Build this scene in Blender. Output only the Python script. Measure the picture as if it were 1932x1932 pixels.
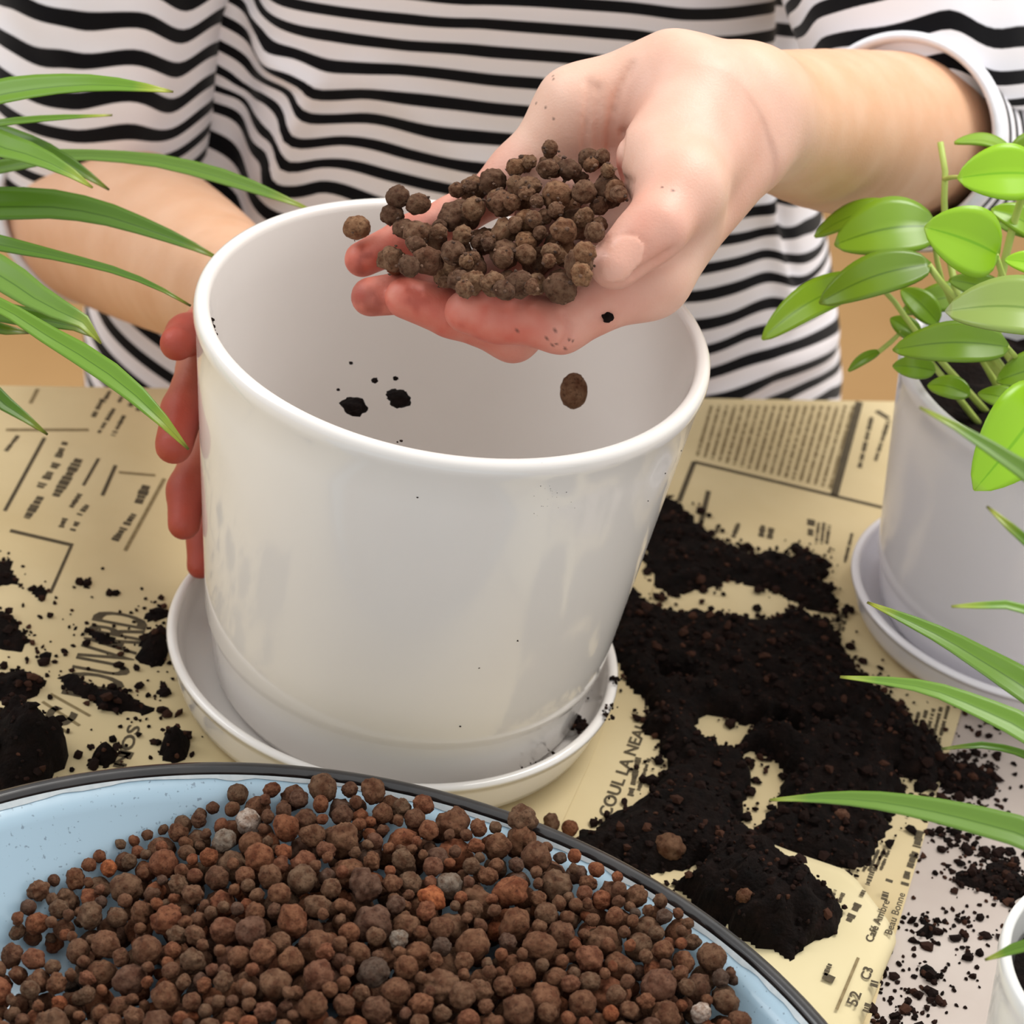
import bpy, math, random
import numpy as np
from mathutils import Vector, Matrix

random.seed(7)
RNG = np.random.default_rng(11)
SC = bpy.context.scene
COL = SC.collection
for o in list(bpy.data.objects):
    bpy.data.objects.remove(o)

# ------------------------------------------------------------------ camera
FPX, CPX = 5000.0, 966.0            # focal length and centre for a 1932 px frame
cam_dist, cam_h, yaw, pitch, roll = 0.8893, 0.6853, 0.0431, 0.5837, 0.1814
CPOS = np.array([0, -cam_dist, cam_h])
FW = np.array([math.sin(yaw) * math.cos(pitch), math.cos(yaw) * math.cos(pitch), -math.sin(pitch)])
_r0 = np.array([math.cos(yaw), -math.sin(yaw), 0]); _u0 = np.cross(_r0, FW)
RT = _r0 * math.cos(roll) + _u0 * math.sin(roll)
UP = -_r0 * math.sin(roll) + _u0 * math.cos(roll)
cd = bpy.data.cameras.new('camera'); cam = bpy.data.objects.new('camera', cd); COL.objects.link(cam)
cd.sensor_width = 36; cd.lens = FPX / 1932 * 36; cd.clip_start = .05
cam.matrix_world = Matrix(((RT[0], UP[0], -FW[0], CPOS[0]), (RT[1], UP[1], -FW[1], CPOS[1]), (RT[2], UP[2], -FW[2], CPOS[2]), (0, 0, 0, 1)))
cd.dof.use_dof = True; cd.dof.focus_distance = 0.975; cd.dof.aperture_fstop = 15.0
SC.camera = cam

def ray(x, y): return FW + RT * ((x - CPX) / FPX) - UP * ((y - CPX) / FPX)
def T(x, y, z=0.0):                  # where the sight line through a pixel meets the level z
    d = ray(x, y); return CPOS + d * ((z - CPOS[2]) / d[2])
def P(x, y, d): return CPOS + ray(x, y) * d   # point at a real distance d
def proj(p):
    q = np.asarray(p) - CPOS; z = q @ FW
    return np.stack([CPX + FPX * (q @ RT) / z, CPX - FPX * (q @ UP) / z, z], -1)

# ------------------------------------------------------------------ light
w = bpy.data.worlds.new('world'); SC.world = w; w.use_nodes = True
w.node_tree.nodes['Background'].inputs[0].default_value = (1.0, .998, .99, 1)
w.node_tree.nodes['Background'].inputs[1].default_value = 0.95
def area(name, loc, target, size, power, col):
    l = bpy.data.lights.new(name, 'AREA'); l.energy = power; l.size = size; l.color = col
    o = bpy.data.objects.new(name, l); COL.objects.link(o); o.location = loc
    o.rotation_euler = (Vector(target) - Vector(loc)).to_track_quat('-Z', 'Y').to_euler()
area('window_light', (.75, .75, 1.9), (0.08, .1, .1), 1.0, 36, (1, .97, .92))
area('window_light', (-1.7, .3, 1.5), (0, .1, .1), 1.2, 14, (.96, .98, 1))
SC.view_settings.view_transform = 'Standard'; SC.view_settings.look = 'None'
SC.view_settings.gamma = 1; SC.view_settings.use_curve_mapping = False
SC.view_settings.exposure = 0.0
SC.cycles.use_denoising = True

# ------------------------------------------------------------------ helpers
def mesh(name, verts, faces, smooth=True):
    me = bpy.data.meshes.new(name)
    v = np.asarray(verts, dtype=np.float64)
    me.from_pydata(v.tolist() if len(v) < 60000 else [tuple(a) for a in v], [], faces if isinstance(faces, list) else faces.tolist())
    if smooth and len(me.polygons):
        me.polygons.foreach_set('use_smooth', np.ones(len(me.polygons), bool))
    me.update(); return me
def add(name, me, mat=None, parent=None, loc=None):
    o = bpy.data.objects.new(name, me); COL.objects.link(o)
    if mat is not None and me is not None and not me.materials: me.materials.append(mat)
    if parent is not None: o.parent = parent
    if loc is not None: o.location = loc
    return o
def tag(o, label, cat, group=None, kind=None):
    o['label'] = label; o['category'] = cat
    if group: o['group'] = group
    if kind: o['kind'] = kind
    return o
def empty(name, loc):
    o = bpy.data.objects.new(name, None); COL.objects.link(o); o.location = loc; o.empty_display_size = .02
    return o
def struct(o): o['kind'] = 'structure'; return o
class MB:
    def __init__(s): s.v = []; s.f = []; s.n = 0
    def put(s, v, f):
        v = np.asarray(v, float); s.v.append(v)
        s.f += [[int(i) + s.n for i in q] for q in f]; s.n += len(v); return s
    def mesh(s, name, smooth=True): return mesh(name, np.concatenate(s.v), s.f, smooth)
def box(c, h, R=None):
    v = np.array([[x, y, z] for x in (-1, 1) for y in (-1, 1) for z in (-1, 1)], float) * np.asarray(h)
    if R is not None: v = v @ np.asarray(R).T
    return v + np.asarray(c), [[0, 1, 3, 2], [4, 6, 7, 5], [0, 4, 5, 1], [2, 3, 7, 6], [0, 2, 6, 4], [1, 5, 7, 3]]
def lathe(prof, n=128, c=(0, 0, 0)):
    p = np.asarray(prof, float); a = np.linspace(0, 2 * np.pi, n, endpoint=False)
    v = np.stack([p[:, :1] * np.cos(a), p[:, :1] * np.sin(a), np.repeat(p[:, 1:], n, 1)], -1).reshape(-1, 3) + np.asarray(c)
    f = []
    for i in range(len(p) - 1):
        for j in range(n):
            k = (j + 1) % n; f.append([i * n + j, i * n + k, (i + 1) * n + k, (i + 1) * n + j])
    return v, f
def arc(cx, cz, r, a0, a1, k=8):
    return [(cx + r * math.cos(math.radians(a)), cz + r * math.sin(math.radians(a))) for a in np.linspace(a0, a1, k)]
def frames(pts):
    pts = np.asarray(pts, float); t = np.gradient(pts, axis=0); t /= np.linalg.norm(t, axis=1, keepdims=True)
    n = np.cross(t[0], [0, 0, 1.]);
    if np.linalg.norm(n) < 1e-3: n = np.cross(t[0], [1., 0, 0])
    N = []
    for i in range(len(pts)):
        n = n - t[i] * (n @ t[i]); n /= np.linalg.norm(n); N.append(n.copy())
    N = np.array(N); return t, N, np.cross(t, N)
def tube(pts, rad, n=10, cap=True):
    pts = np.asarray(pts, float); t, N, B = frames(pts); rad = np.broadcast_to(np.asarray(rad, float), (len(pts),))
    a = np.linspace(0, 2 * np.pi, n, endpoint=False)
    v = (pts[:, None] + rad[:, None, None] * (np.cos(a)[None, :, None] * N[:, None] + np.sin(a)[None, :, None] * B[:, None])).reshape(-1, 3)
    f = [[i * n + j, i * n + (j + 1) % n, (i + 1) * n + (j + 1) % n, (i + 1) * n + j] for i in range(len(pts) - 1) for j in range(n)]
    if cap: f.append(list(range(n))[::-1]); f.append([(len(pts) - 1) * n + j for j in range(n)])
    return v, f
def spline(pts, n):                  # Catmull-Rom through the points (any dimension)
    p = np.asarray(pts, float); p = np.vstack([2 * p[0] - p[1], p, 2 * p[-1] - p[-2]])
    d = np.linalg.norm(np.diff(p[1:-1, :3], axis=0), axis=1); s = np.r_[0, np.cumsum(d)]
    out = []
    for q in np.linspace(0, s[-1], n):
        i = min(np.searchsorted(s, q, 'right') - 1, len(s) - 2); u = (q - s[i]) / max(s[i + 1] - s[i], 1e-9)
        a, b, c, e = p[i], p[i + 1], p[i + 2], p[i + 3]
        out.append(.5 * (2 * b + (c - a) * u + (2 * a - 5 * b + 4 * c - e) * u * u + (3 * b - a - 3 * c + e) * u ** 3))
    return np.array(out)
def ico(sub):
    t = (1 + 5 ** .5) / 2
    v = [np.array(q, float) / math.sqrt(1 + t * t) for q in [(-1, t, 0), (1, t, 0), (-1, -t, 0), (1, -t, 0), (0, -1, t), (0, 1, t), (0, -1, -t), (0, 1, -t), (t, 0, -1), (t, 0, 1), (-t, 0, -1), (-t, 0, 1)]]
    f = [(0, 11, 5), (0, 5, 1), (0, 1, 7), (0, 7, 10), (0, 10, 11), (1, 5, 9), (5, 11, 4), (11, 10, 2), (10, 7, 6), (7, 1, 8), (3, 9, 4), (3, 4, 2), (3, 2, 6), (3, 6, 8), (3, 8, 9), (4, 9, 5), (2, 4, 11), (6, 2, 10), (8, 6, 7), (9, 8, 1)]
    for _ in range(sub):
        m = {}; g = []
        def mid(a, b):
            k = (min(a, b), max(a, b))
            if k not in m: q = v[a] + v[b]; v.append(q / np.linalg.norm(q)); m[k] = len(v) - 1
            return m[k]
        for a, b, c in f:
            x, y, z = mid(a, b), mid(b, c), mid(c, a); g += [(a, x, z), (b, y, x), (c, z, y), (x, y, z)]
        f = g
    return np.array(v), [list(q) for q in f]
_perm = np.random.default_rng(3).random(65536)
def vnoise(p):                        # smooth value noise, p (...,3)
    p = np.asarray(p, float); i = np.floor(p).astype(np.int64); f = p - i; f = f * f * (3 - 2 * f); o = 0
    for dx in (0, 1):
        for dy in (0, 1):
            for dz in (0, 1):
                h = _perm[((i[..., 0] + dx) * 73856093 ^ (i[..., 1] + dy) * 19349663 ^ (i[..., 2] + dz) * 83492791) & 65535]
                o = o + h * (f[..., 0] if dx else 1 - f[..., 0]) * (f[..., 1] if dy else 1 - f[..., 1]) * (f[..., 2] if dz else 1 - f[..., 2])
    return o * 2 - 1
def fbm(p, n=4):
    a, s, o = 1., 1., 0
    for k in range(n): o = o + a * vnoise(np.asarray(p) * s + 17.3 * k); a *= .5; s *= 2.03
    return o
def sm(a, b, x): t = np.clip((x - a) / (b - a), 0, 1); return t * t * (3 - 2 * t)
def lin(r, g, b):                     # sRGB 0-255 to linear
    return tuple(((c / 255 + .055) / 1.055) ** 2.4 if c > 10 else c / 255 / 12.92 for c in (r, g, b)) + (1,)

# ------------------------------------------------------------------ materials
class NM:
    def __init__(s, name, rough=.5, **kw):
        s.m = bpy.data.materials.new(name); s.m.use_nodes = True; s.t = s.m.node_tree; s.b = s.t.nodes['Principled BSDF']
        s.b.inputs['Roughness'].default_value = rough
        for k, v in kw.items(): s.b.inputs[k.replace('_', ' ')].default_value = v
    def n(s, typ, **kw):
        x = s.t.nodes.new(typ)
        for k, v in kw.items():
            if hasattr(x, k): setattr(x, k, v)
            else: x.inputs[k.replace('_', ' ')].default_value = v
        return x
    def l(s, a, b): s.t.links.new(a, b)
    def coord(s, out='Object'): return s.n('ShaderNodeTexCoord').outputs[out]
    def noise(s, scale, detail=3, co='Object'):
        x = s.n('ShaderNodeTexNoise', Scale=scale, Detail=detail); s.l(s.coord(co), x.inputs['Vector']); return x.outputs['Fac']
    def ramp(s, fac, stops):
        x = s.n('ShaderNodeValToRGB'); e = x.color_ramp.elements
        while len(e) < len(stops): e.new(.5)
        for q, (p, c) in zip(e, stops): q.position = p; q.color = c
        s.l(fac, x.inputs[0]); return x.outputs[0]
    def mix(s, fac, a, b, mode='MIX'):
        x = s.n('ShaderNodeMix', data_type='RGBA', blend_type=mode)
        for sock, v in ((x.inputs[0], fac), (x.inputs[6], a), (x.inputs[7], b)):
            if hasattr(v, 'is_output'): s.l(v, sock)
            else: sock.default_value = v
        return x.outputs[2]
    def col(s, v): s.l(v, s.b.inputs['Base Color']); return s
    def bump(s, h, strength=.3, dist=.001):
        x = s.n('ShaderNodeBump', Strength=strength, Distance=dist); s.l(h, x.inputs['Height']); s.l(x.outputs[0], s.b.inputs['Normal']); return s

def m_ceramic(name, c1, c2, rough=.12):
    k = NM(name, rough, Coat_Weight=.3); k.col(k.ramp(k.noise(9), [(.3, c1), (.7, c2)])); return k.m
M_POT = m_ceramic('glazed_white_ceramic', lin(226, 220, 215), lin(232, 227, 222))
M_POT2 = m_ceramic('glazed_lilac_white_ceramic', lin(228, 225, 230), lin(234, 231, 236), .2)
M_POT3 = m_ceramic('bright_white_ceramic', lin(238, 237, 234), lin(243, 242, 239), .3)
k = NM('newsprint', .85); k.col(k.ramp(k.noise(14, 4), [(.3, lin(197, 177, 134)), (.7, lin(210, 192, 151))])); k.bump(k.noise(60), .2, .001); M_PAPER = k.m
k = NM('newsprint_pale', .85); k.col(k.ramp(k.noise(12, 4), [(.3, lin(210, 195, 151)), (.7, lin(222, 208, 168))])); k.bump(k.noise(60), .2, .001); M_PAPER2 = k.m
k = NM('printing_ink', .8); k.col(k.ramp(k.noise(400), [(.3, lin(62, 52, 34)), (.7, lin(84, 72, 48))])); M_INK = k.m
k = NM('printing_ink_dark', .8); k.col(k.ramp(k.noise(300), [(.3, lin(62, 52, 34)), (.7, lin(84, 72, 50))])); M_INK2 = k.m
k = NM('printing_ink_faint', .8); k.col(k.ramp(k.noise(300), [(.3, lin(116, 98, 64)), (.7, lin(142, 124, 86))])); M_INK3 = k.m
k = NM('tabletop_laminate', .45); k.col(k.ramp(k.noise(25, 5), [(.3, lin(172, 158, 149)), (.7, lin(186, 174, 165))])); M_TABLE = k.m
k = NM('table_legs_paint', .4); k.col(k.ramp(k.noise(10), [(.3, lin(205, 200, 192)), (.7, lin(215, 210, 203))])); M_TLEG = k.m
k = NM('floor_tan', .7); k.col(k.ramp(k.noise(3, 4), [(.3, lin(166, 128, 80)), (.7, lin(180, 142, 94))])); M_FLOOR = k.m
k = NM('wall_cream', .8); k.col(k.ramp(k.noise(4, 3), [(.3, lin(226, 208, 176)), (.7, lin(232, 215, 186))])); M_WALL = k.m
k = NM('potting_soil', .95); k.b.inputs['Specular IOR Level'].default_value = .15
k.col(k.ramp(k.noise(160, 6), [(.3, lin(9, 5, 4)), (.62, lin(20, 11, 8)), (.9, lin(42, 25, 19))])); k.bump(k.noise(450, 5), .8, .002); M_SOIL = k.m
k = NM('soil_crumb', .95); k.b.inputs['Specular IOR Level'].default_value = .15
k.col(k.ramp(k.n('ShaderNodeNewGeometry').outputs['Random Per Island'], [(0, lin(16, 8, 6)), (.8, lin(34, 19, 14)), (1, lin(70, 44, 32))])); M_CRUMB = k.m
k = NM('dusty_crumb', .95); k.col(k.ramp(k.n('ShaderNodeNewGeometry').outputs['Random Per Island'], [(0, lin(60, 42, 32)), (.7, lin(92, 66, 50)), (1, lin(120, 90, 70))])); M_CRUMBH = k.m
def m_clay(name, island=False, stops=None, sc=.0045):   # sc: pellet radius when the coordinates are a unit ball
    if island: sc = 1.
    k = NM(name, .9); k.b.inputs['Specular IOR Level'].default_value = .2
    src = k.n('ShaderNodeNewGeometry').outputs['Random Per Island'] if island else k.n('ShaderNodeObjectInfo').outputs['Random']
    c = k.ramp(src, stops or [(0, lin(92, 66, 50)), (.3, lin(108, 74, 52)), (.55, lin(100, 78, 60)), (.75, lin(124, 76, 50)), (.9, lin(82, 68, 58)), (1, lin(136, 80, 50))])
    c = k.mix(k.ramp(k.noise(420 * sc, 5), [(.35, (0, 0, 0, 1)), (.65, (1, 1, 1, 1))]), c, lin(190, 166, 152), 'MULTIPLY')
    d = k.ramp(k.noise(1300 * sc, 4), [(.32, (.36, .31, .29, 1)), (.46, (1, 1, 1, 1))])
    k.col(k.mix(.75, c, d, 'MULTIPLY')); k.bump(k.noise(800 * sc, 5), .8, .0007); return k.m
M_CLAY = m_clay('baked_clay'); M_CLAYS = m_clay('baked_clay_many', True)
hs = [(0, lin(92, 68, 52)), (.35, lin(112, 84, 64)), (.6, lin(124, 96, 72)), (.8, lin(104, 74, 56)), (1, lin(138, 104, 76))]
M_CLAYH = m_clay('top_lit_baked_clay', False, hs)  # brighter clay palette for hand pellets, light from above put into the colour
M_CLAYG = m_clay('grey_clay', False, [(0, lin(118, 106, 94)), (1, lin(136, 126, 114))])
M_CLAYW = m_clay('pale_clay', False, [(0, lin(164, 150, 138)), (1, lin(178, 164, 152))])
M_CLAYO = m_clay('orange_clay', False, [(0, lin(150, 88, 54)), (1, lin(158, 94, 58))])
k = NM('blue_enamel', .3, Coat_Weight=.4)
c = k.ramp(k.noise(6), [(.3, lin(154, 180, 198)), (.7, lin(163, 190, 206))])
k.col(k.mix(k.ramp(k.noise(500, 2), [(.66, (0, 0, 0, 1)), (.72, (1, 1, 1, 1))]), c, lin(120, 140, 156))); M_ENAMEL = k.m
k = NM('dark_enamel_rim', .25, Coat_Weight=.5); k.col(k.ramp(k.noise(60), [(.3, lin(18, 17, 19)), (.75, lin(44, 40, 39))])); M_RIM = k.m
k = NM('chipped_white_enamel', .4); k.col(k.ramp(k.noise(300), [(.3, lin(190, 200, 204)), (.7, lin(208, 214, 216))])); M_CHIP = k.m
def m_leaf(name, a, b, c, trans=.25, rough=.35, tip=None):
    k = NM(name, rough); uv = k.n('ShaderNodeSeparateXYZ'); k.l(k.coord('UV'), uv.inputs[0])
    st = k.n('ShaderNodeTexWave', Scale=2.2, Distortion=1.2, Detail=2); st.bands_direction = 'X'
    sc = k.n('ShaderNodeMapping'); sc.inputs['Scale'].default_value = (14, .6, 1); k.l(k.coord('UV'), sc.inputs[0]); k.l(sc.outputs[0], st.inputs['Vector'])
    base = k.ramp(uv.outputs['Y'], [(0, a), (.6, b), (.93, b), (.985, c), (1, tip or c)])
    base = k.mix(.22, base, k.ramp(st.outputs['Fac'], [(.2, a), (.8, b)]))
    rb = k.n('ShaderNodeObjectInfo').outputs['Random']
    rib = k.n('ShaderNodeMath', operation='SUBTRACT'); rib.inputs[1].default_value = .5; k.l(uv.outputs['X'], rib.inputs[0]); ra_ = k.n('ShaderNodeMath', operation='ABSOLUTE'); k.l(rib.outputs[0], ra_.inputs[0])
    base = k.mix(k.ramp(ra_.outputs[0], [(.012, (.55, .55, .55, 1)), (.03, (0, 0, 0, 1))]), base, a, 'MULTIPLY')
    base = k.mix(1, base, k.ramp(rb, [(0, (.8, .8, .8, 1)), (1, (1.1, 1.1, 1.1, 1))]), 'MULTIPLY')
    k.col(base); ad = k.n('ShaderNodeBsdfTranslucent'); mx = k.n('ShaderNodeMixShader', Fac=trans); k.l(base, ad.inputs[0])
    k.l(k.b.outputs[0], mx.inputs[1]); k.l(ad.outputs[0], mx.inputs[2]); k.l(mx.outputs[0], k.t.nodes['Material Output'].inputs[0]); return k.m
M_SPIDER = m_leaf('arching_leaf_green', lin(98, 138, 36), lin(110, 152, 38), lin(196, 198, 72), tip=lin(96, 70, 40))
M_SPIDERD = m_leaf('arching_leaf_dark_green', lin(74, 112, 22), lin(86, 126, 25), lin(140, 148, 50), tip=lin(70, 50, 30))
M_SPIDERL = m_leaf('arching_leaf_light_green', lin(110, 152, 62), lin(118, 158, 54), lin(190, 200, 80), tip=lin(150, 140, 60))
M_FLESHY = m_leaf('fleshy_leaf_green', lin(134, 176, 36), lin(146, 186, 40), lin(164, 200, 60), .2, .3)
M_FLESHYB = m_leaf('fleshy_leaf_bright', lin(166, 216, 44), lin(174, 224, 48), lin(194, 232, 90), .35, .3)
M_FLESHYD = m_leaf('fleshy_leaf_deep', lin(116, 154, 34), lin(130, 168, 38), lin(150, 184, 54), .15, .3)
M_FLESHYP = m_leaf('fleshy_leaf_pale_edge', lin(150, 180, 84), lin(164, 190, 96), lin(214, 226, 178), .2, .3)
k = NM('pale_stem', .5); k.col(k.ramp(k.noise(80), [(.3, lin(168, 190, 84)), (.7, lin(190, 206, 110))])); M_STEM = k.m
# skin: base tone plus redness, soil smudges and darkening stored per vertex
k = NM('skin', .5); k.b.inputs['Subsurface Weight'].default_value = .12; k.b.inputs['Subsurface Radius'].default_value = (1, .35, .2); k.b.inputs['Subsurface Scale'].default_value = .004
at = k.n('ShaderNodeAttribute', attribute_name='tone'); sp = k.n('ShaderNodeSeparateColor'); k.l(at.outputs['Color'], sp.inputs[0])
base = k.ramp(k.noise(45, 4), [(.3, lin(216, 166, 130)), (.7, lin(225, 180, 148))])
base = k.mix(at.outputs['Alpha'], base, k.ramp(k.noise(60, 4), [(.3, lin(220, 178, 156)), (.7, lin(228, 190, 170))]))
base = k.mix(sp.outputs[0], base, lin(186, 74, 54))
base = k.mix(sp.outputs[1], base, lin(52, 24, 16))
base = k.mix(sp.outputs[2], base, lin(226, 172, 152)); k.col(base)
mul = k.n('ShaderNodeMath', operation='MULTIPLY_ADD'); k.l(sp.outputs[2], mul.inputs[0]); mul.inputs[1].default_value = -.25; mul.inputs[2].default_value = .5; k.l(mul.outputs[0], k.b.inputs['Roughness'])
k.bump(k.noise(900, 4), .25, .0006); M_SKIN = k.m
def m_shirt(name):
    k = NM(name, .9); k.b.inputs['Specular IOR Level'].default_value = .1; k.b.inputs['Sheen Weight'].default_value = .15
    at = k.n('ShaderNodeAttribute', attribute_name='stripe'); fr = k.n('ShaderNodeMath', operation='FRACT'); k.l(at.outputs['Fac'], fr.inputs[0])
    c = k.ramp(fr.outputs[0], [(0, lin(242, 236, 238)), (.515, lin(238, 237, 244)), (.555, lin(10, 9, 13)), (.965, lin(10, 9, 13))])
    e = c.node.color_ramp.elements.new(.995); e.color = lin(242, 236, 238)
    k.col(c); k.bump(k.noise(900, 2), .15, .0006); return k.m
M_SHIRT = m_shirt('striped_jersey')
k = NM('white_cuff', .9); k.col(k.ramp(k.noise(200), [(.3, lin(226, 226, 232)), (.7, lin(236, 236, 242))])); M_CUFF = k.m
k = NM('denim', .9); k.col(k.ramp(k.noise(300), [(.3, lin(48, 62, 92)), (.7, lin(70, 86, 118))])); M_DENIM = k.m
k = NM('brown_hair', .5); k.col(k.ramp(k.noise(120), [(.3, lin(56, 36, 24)), (.7, lin(84, 56, 38))])); M_HAIR = k.m
k = NM('chair_wood', .5); k.col(k.ramp(k.noise(20), [(.3, lin(176, 128, 88)), (.7, lin(196, 148, 106))])); M_WOOD = k.m

# ------------------------------------------------------------------ room and table
struct(add('floor', mesh('floor', [(-4, -3, -.75), (4, -3, -.75), (4, 3.2, -.75), (-4, 3.2, -.75)], [[0, 1, 2, 3]]), M_FLOOR))
wv, wf = box((0, 3.25, .55), (4, .05, 1.3)); struct(add('wall_back', mesh('wall_back', wv, wf, False), M_WALL))
EA = math.radians(15.5); EX = np.array([math.cos(EA), math.sin(EA), 0]); EY = np.array([-math.sin(EA), math.cos(EA), 0])
EDGE0 = T(800, 737)                          # a point on the far edge of the table
def tab(a, b, z=0.0): return EDGE0 + EX * a + EY * b + np.array([0, 0, z - EDGE0[2]])
table = empty('table', tab(0, -.5, -.75)); tl = np.array(table.location)
Rt = np.stack([EX, EY, [0, 0, 1]], 1)
mb = MB().put(*box(tab(0, -.55, -.0135) - tl, (.8, .55, .012), Rt))
o = add('tabletop', mb.mesh('tabletop', False), M_TABLE, table)
bv = o.modifiers.new('edge', 'BEVEL'); bv.width = .003; bv.segments = 2
for sx in (-1, 1):
    for b in (-.08, -1.02):
        c = tab(sx * .72, b, 0) - tl
        add('leg', mesh('leg', *tube([(c[0], c[1], 0.0), (c[0], c[1], .4), (c[0], c[1], .7265)], [.018, .022, .026], 16)), M_TLEG, table)
tag(table, 'pale grey table covered in old newspaper and spilled soil', 'table')

P2 = np.array([.281, .1157, -.0006])   # foot of the leafy plant's saucer
# ------------------------------------------------------------------ newspapers
def sheet_mesh(poly, z0, z1):
    n = len(poly); v = [(x, y, z1) for x, y in poly] + [(x, y, z0) for x, y in poly]
    f = [list(range(n)), list(range(2 * n - 1, n - 1, -1))] + [[i, n + i, n + (i + 1) % n, (i + 1) % n] for i in range(n)]
    return mesh('sheet', v, f, False)
def marks(name, segs, z, mat, parent, letters=True, seed=1):
    """printed strokes: (x1, y1, x2, y2, width px) as small flat quads lying on the sheet"""
    r = random.Random(seed); mb = MB()
    for x1, y1, x2, y2, wd in segs:
        wd *= 1.35
        a, b = T(x1, y1, 0), T(x2, y2, 0); d = b - a; L = np.linalg.norm(d); d /= L; n = np.array([-d[1], d[0], 0]); h = wd / 4600 / 2
        s = 0.
        while s < L:
            if letters:
                e = min(L, s + h * r.uniform(.7, 1.7)); hh = h * r.choice([1, 1, .72, .8])
            else: e, hh = L, h
            q = np.array([a + d * s - n * hh, a + d * e - n * hh, a + d * e + n * hh, a + d * s + n * hh]); q[:, 2] = z
            mb.put(q, [[0, 1, 2, 3]]); s = e + h * r.uniform(.15, .4) + (h * 1.3 if r.random() < .16 else 0)
    o = add(name, mb.mesh(name, False), mat, parent); o['kind'] = 'stuff'; return o
def words(name, txt, px0, px1, hpx, z, mat, parent):
    """lettering set from one table point to another, hpx tall"""
    cu = bpy.data.curves.new(name, 'FONT'); cu.body = txt; cu.size = 1; cu.resolution_u = 3; cu.offset = .022
    tmp = bpy.data.objects.new('tmp', cu); COL.objects.link(tmp); dg = bpy.context.evaluated_depsgraph_get()
    me = bpy.data.meshes.new_from_object(tmp.evaluated_get(dg)); bpy.data.objects.remove(tmp)
    v = np.array([q.co[:] for q in me.vertices]); a, b = T(*px0), T(*px1); d = b - a; L = np.linalg.norm(d); d /= L; n = np.array([-d[1], d[0], 0])
    x = (v[:, 0] - v[:, 0].min()) / np.ptp(v[:, 0]) * L; y = (v[:, 1] - v[:, 1].min()) / max(np.ptp(v[:, 1]), .1) * hpx / 4600
    w_ = a + x[:, None] * d + y[:, None] * n; w_[:, 2] = z
    for q, c in zip(me.vertices, w_): q.co = c
    me.update(); return add(name, me, mat, parent)
def line_x(p, q, t): return p + (q - p) * t
# left sheet
eL, eM, eR = tab(-.62, -.002), tab(.0, -.002), tab(.245, -.002)
pa = [tuple(eL[:2]), tuple(tab(-.62, -.75)[:2]), tuple(T(1020, 1640)[:2]), tuple(T(1112, 1440)[:2]), tuple(T(1180, 1260)[:2]), (.115, .12), tuple(tab(.13, -.002)[:2])]
pa = pa[:1] + [pa[1], tuple(tab(-.1, -.75)[:2])] + pa[2:]
news_a = add('newspaper', sheet_mesh(pa, -.0004, .0002), M_PAPER); tag(news_a, 'yellowed newspaper sheet left of and under the white pot', 'newspaper', 'old newspapers covering the table')
# right sheet, below the left one
q1, q2 = T(1826, 1300), T(1640, 1932); dr = (q1 - q2) / np.linalg.norm(q1 - q2)
kq = ((EDGE0 - q2) @ EY - .002) / (dr @ EY)
pb = [tuple(tab(.0, -.002)[:2]), (.02, -.37), tuple((q2 - dr * .2)[:2]), tuple((q2 + dr * kq)[:2])]
news_b = add('newspaper', sheet_mesh(pb, -.0014, -.0006), M_PAPER); tag(news_b, 'newspaper sheet right of the white pot under the big soil spill', 'newspaper', 'old newspapers covering the table')
# folded paper on top at the lower right, spine along its right edge
c_tr, c_tl, c_br = T(1718, 1712), T(1440, 1668), T(1628, 1932)
dl = (c_br - c_tr); dl /= np.linalg.norm(dl); ac = np.array([-dl[1], dl[0], 0]); ac = -ac if ac @ (c_tl - c_tr) < 0 else ac
ns, nt = 24, 14; V = []
for i in range(ns + 1):
    for j in range(nt + 1):
        t = (j / nt) ** 2.2; s_ = i / ns * .118
        cut = max(0, .024 - t * .055)              # the clipped corner where the fold turns under
        x = ac * (t * .062) + dl * (s_ + cut * (1 - i / ns) - t * .004 * (1 - i / ns))
        h = .0052 * math.sqrt(max(0, 1 - (1 - min(1, t * .062 / .007)) ** 2)) * (.5 + .5 * sm(.062, .02, t * .062)) + .0006 * math.sin(s_ * 60)
        V.append(c_tr + x + np.array([0, 0, max(h, .0002)]))
nv = len(V); V += [v * np.array([1, 1, 0]) + np.array([0, 0, -.0004]) for v in V]
F = []
for i in range(ns):
    for j in range(nt):
        a = i * (nt + 1) + j; F += [[a, a + nt + 1, a + nt + 2, a + 1], [nv + a, nv + a + 1, nv + a + nt + 2, nv + a + nt + 1]]
for i in range(ns):
    for j in (0, nt): a = i * (nt + 1) + j; F.append([a, a + nt + 1, nv + a + nt + 1, nv + a] if j else [a + nt + 1, a, nv + a, nv + a + nt + 1])
for j in range(nt):
    for i in (0, ns): a = i * (nt + 1) + j; F.append([a, a + 1, nv + a + 1, nv + a])
news_c = add('newspaper', mesh('folded_paper', V, F), M_PAPER2); tag(news_c, 'folded newspaper with rounded spine, lower right beside the blue basin', 'newspaper', 'old newspapers covering the table')
zA, zB, zC = .0004, -.0003, .0060
marks('printed_text', [(107, 875, 75, 921, 14), (77, 938, 50, 979, 14), (123, 835, 109, 864, 12), (149, 867, 103, 940, 16), (151, 933, 132, 961, 9), (165, 954, 149, 973, 9), (123, 979, 115, 996, 9), (146, 986, 136, 1003, 9), (276, 917, 260, 952, 16), (253, 971, 216, 1021, 12), (215, 772, 186, 818, 8), (234, 785, 213, 823, 8), (193, 754, 174, 791, 8), (207, 739, 195, 760, 7), (230, 749, 224, 760, 8), (251, 754, 245, 768, 8), (266, 762, 259, 776, 8), (34, 823, 11, 852, 7), (240, 1418, 222, 1450, 20)], zA, M_INK, news_a)
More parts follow.
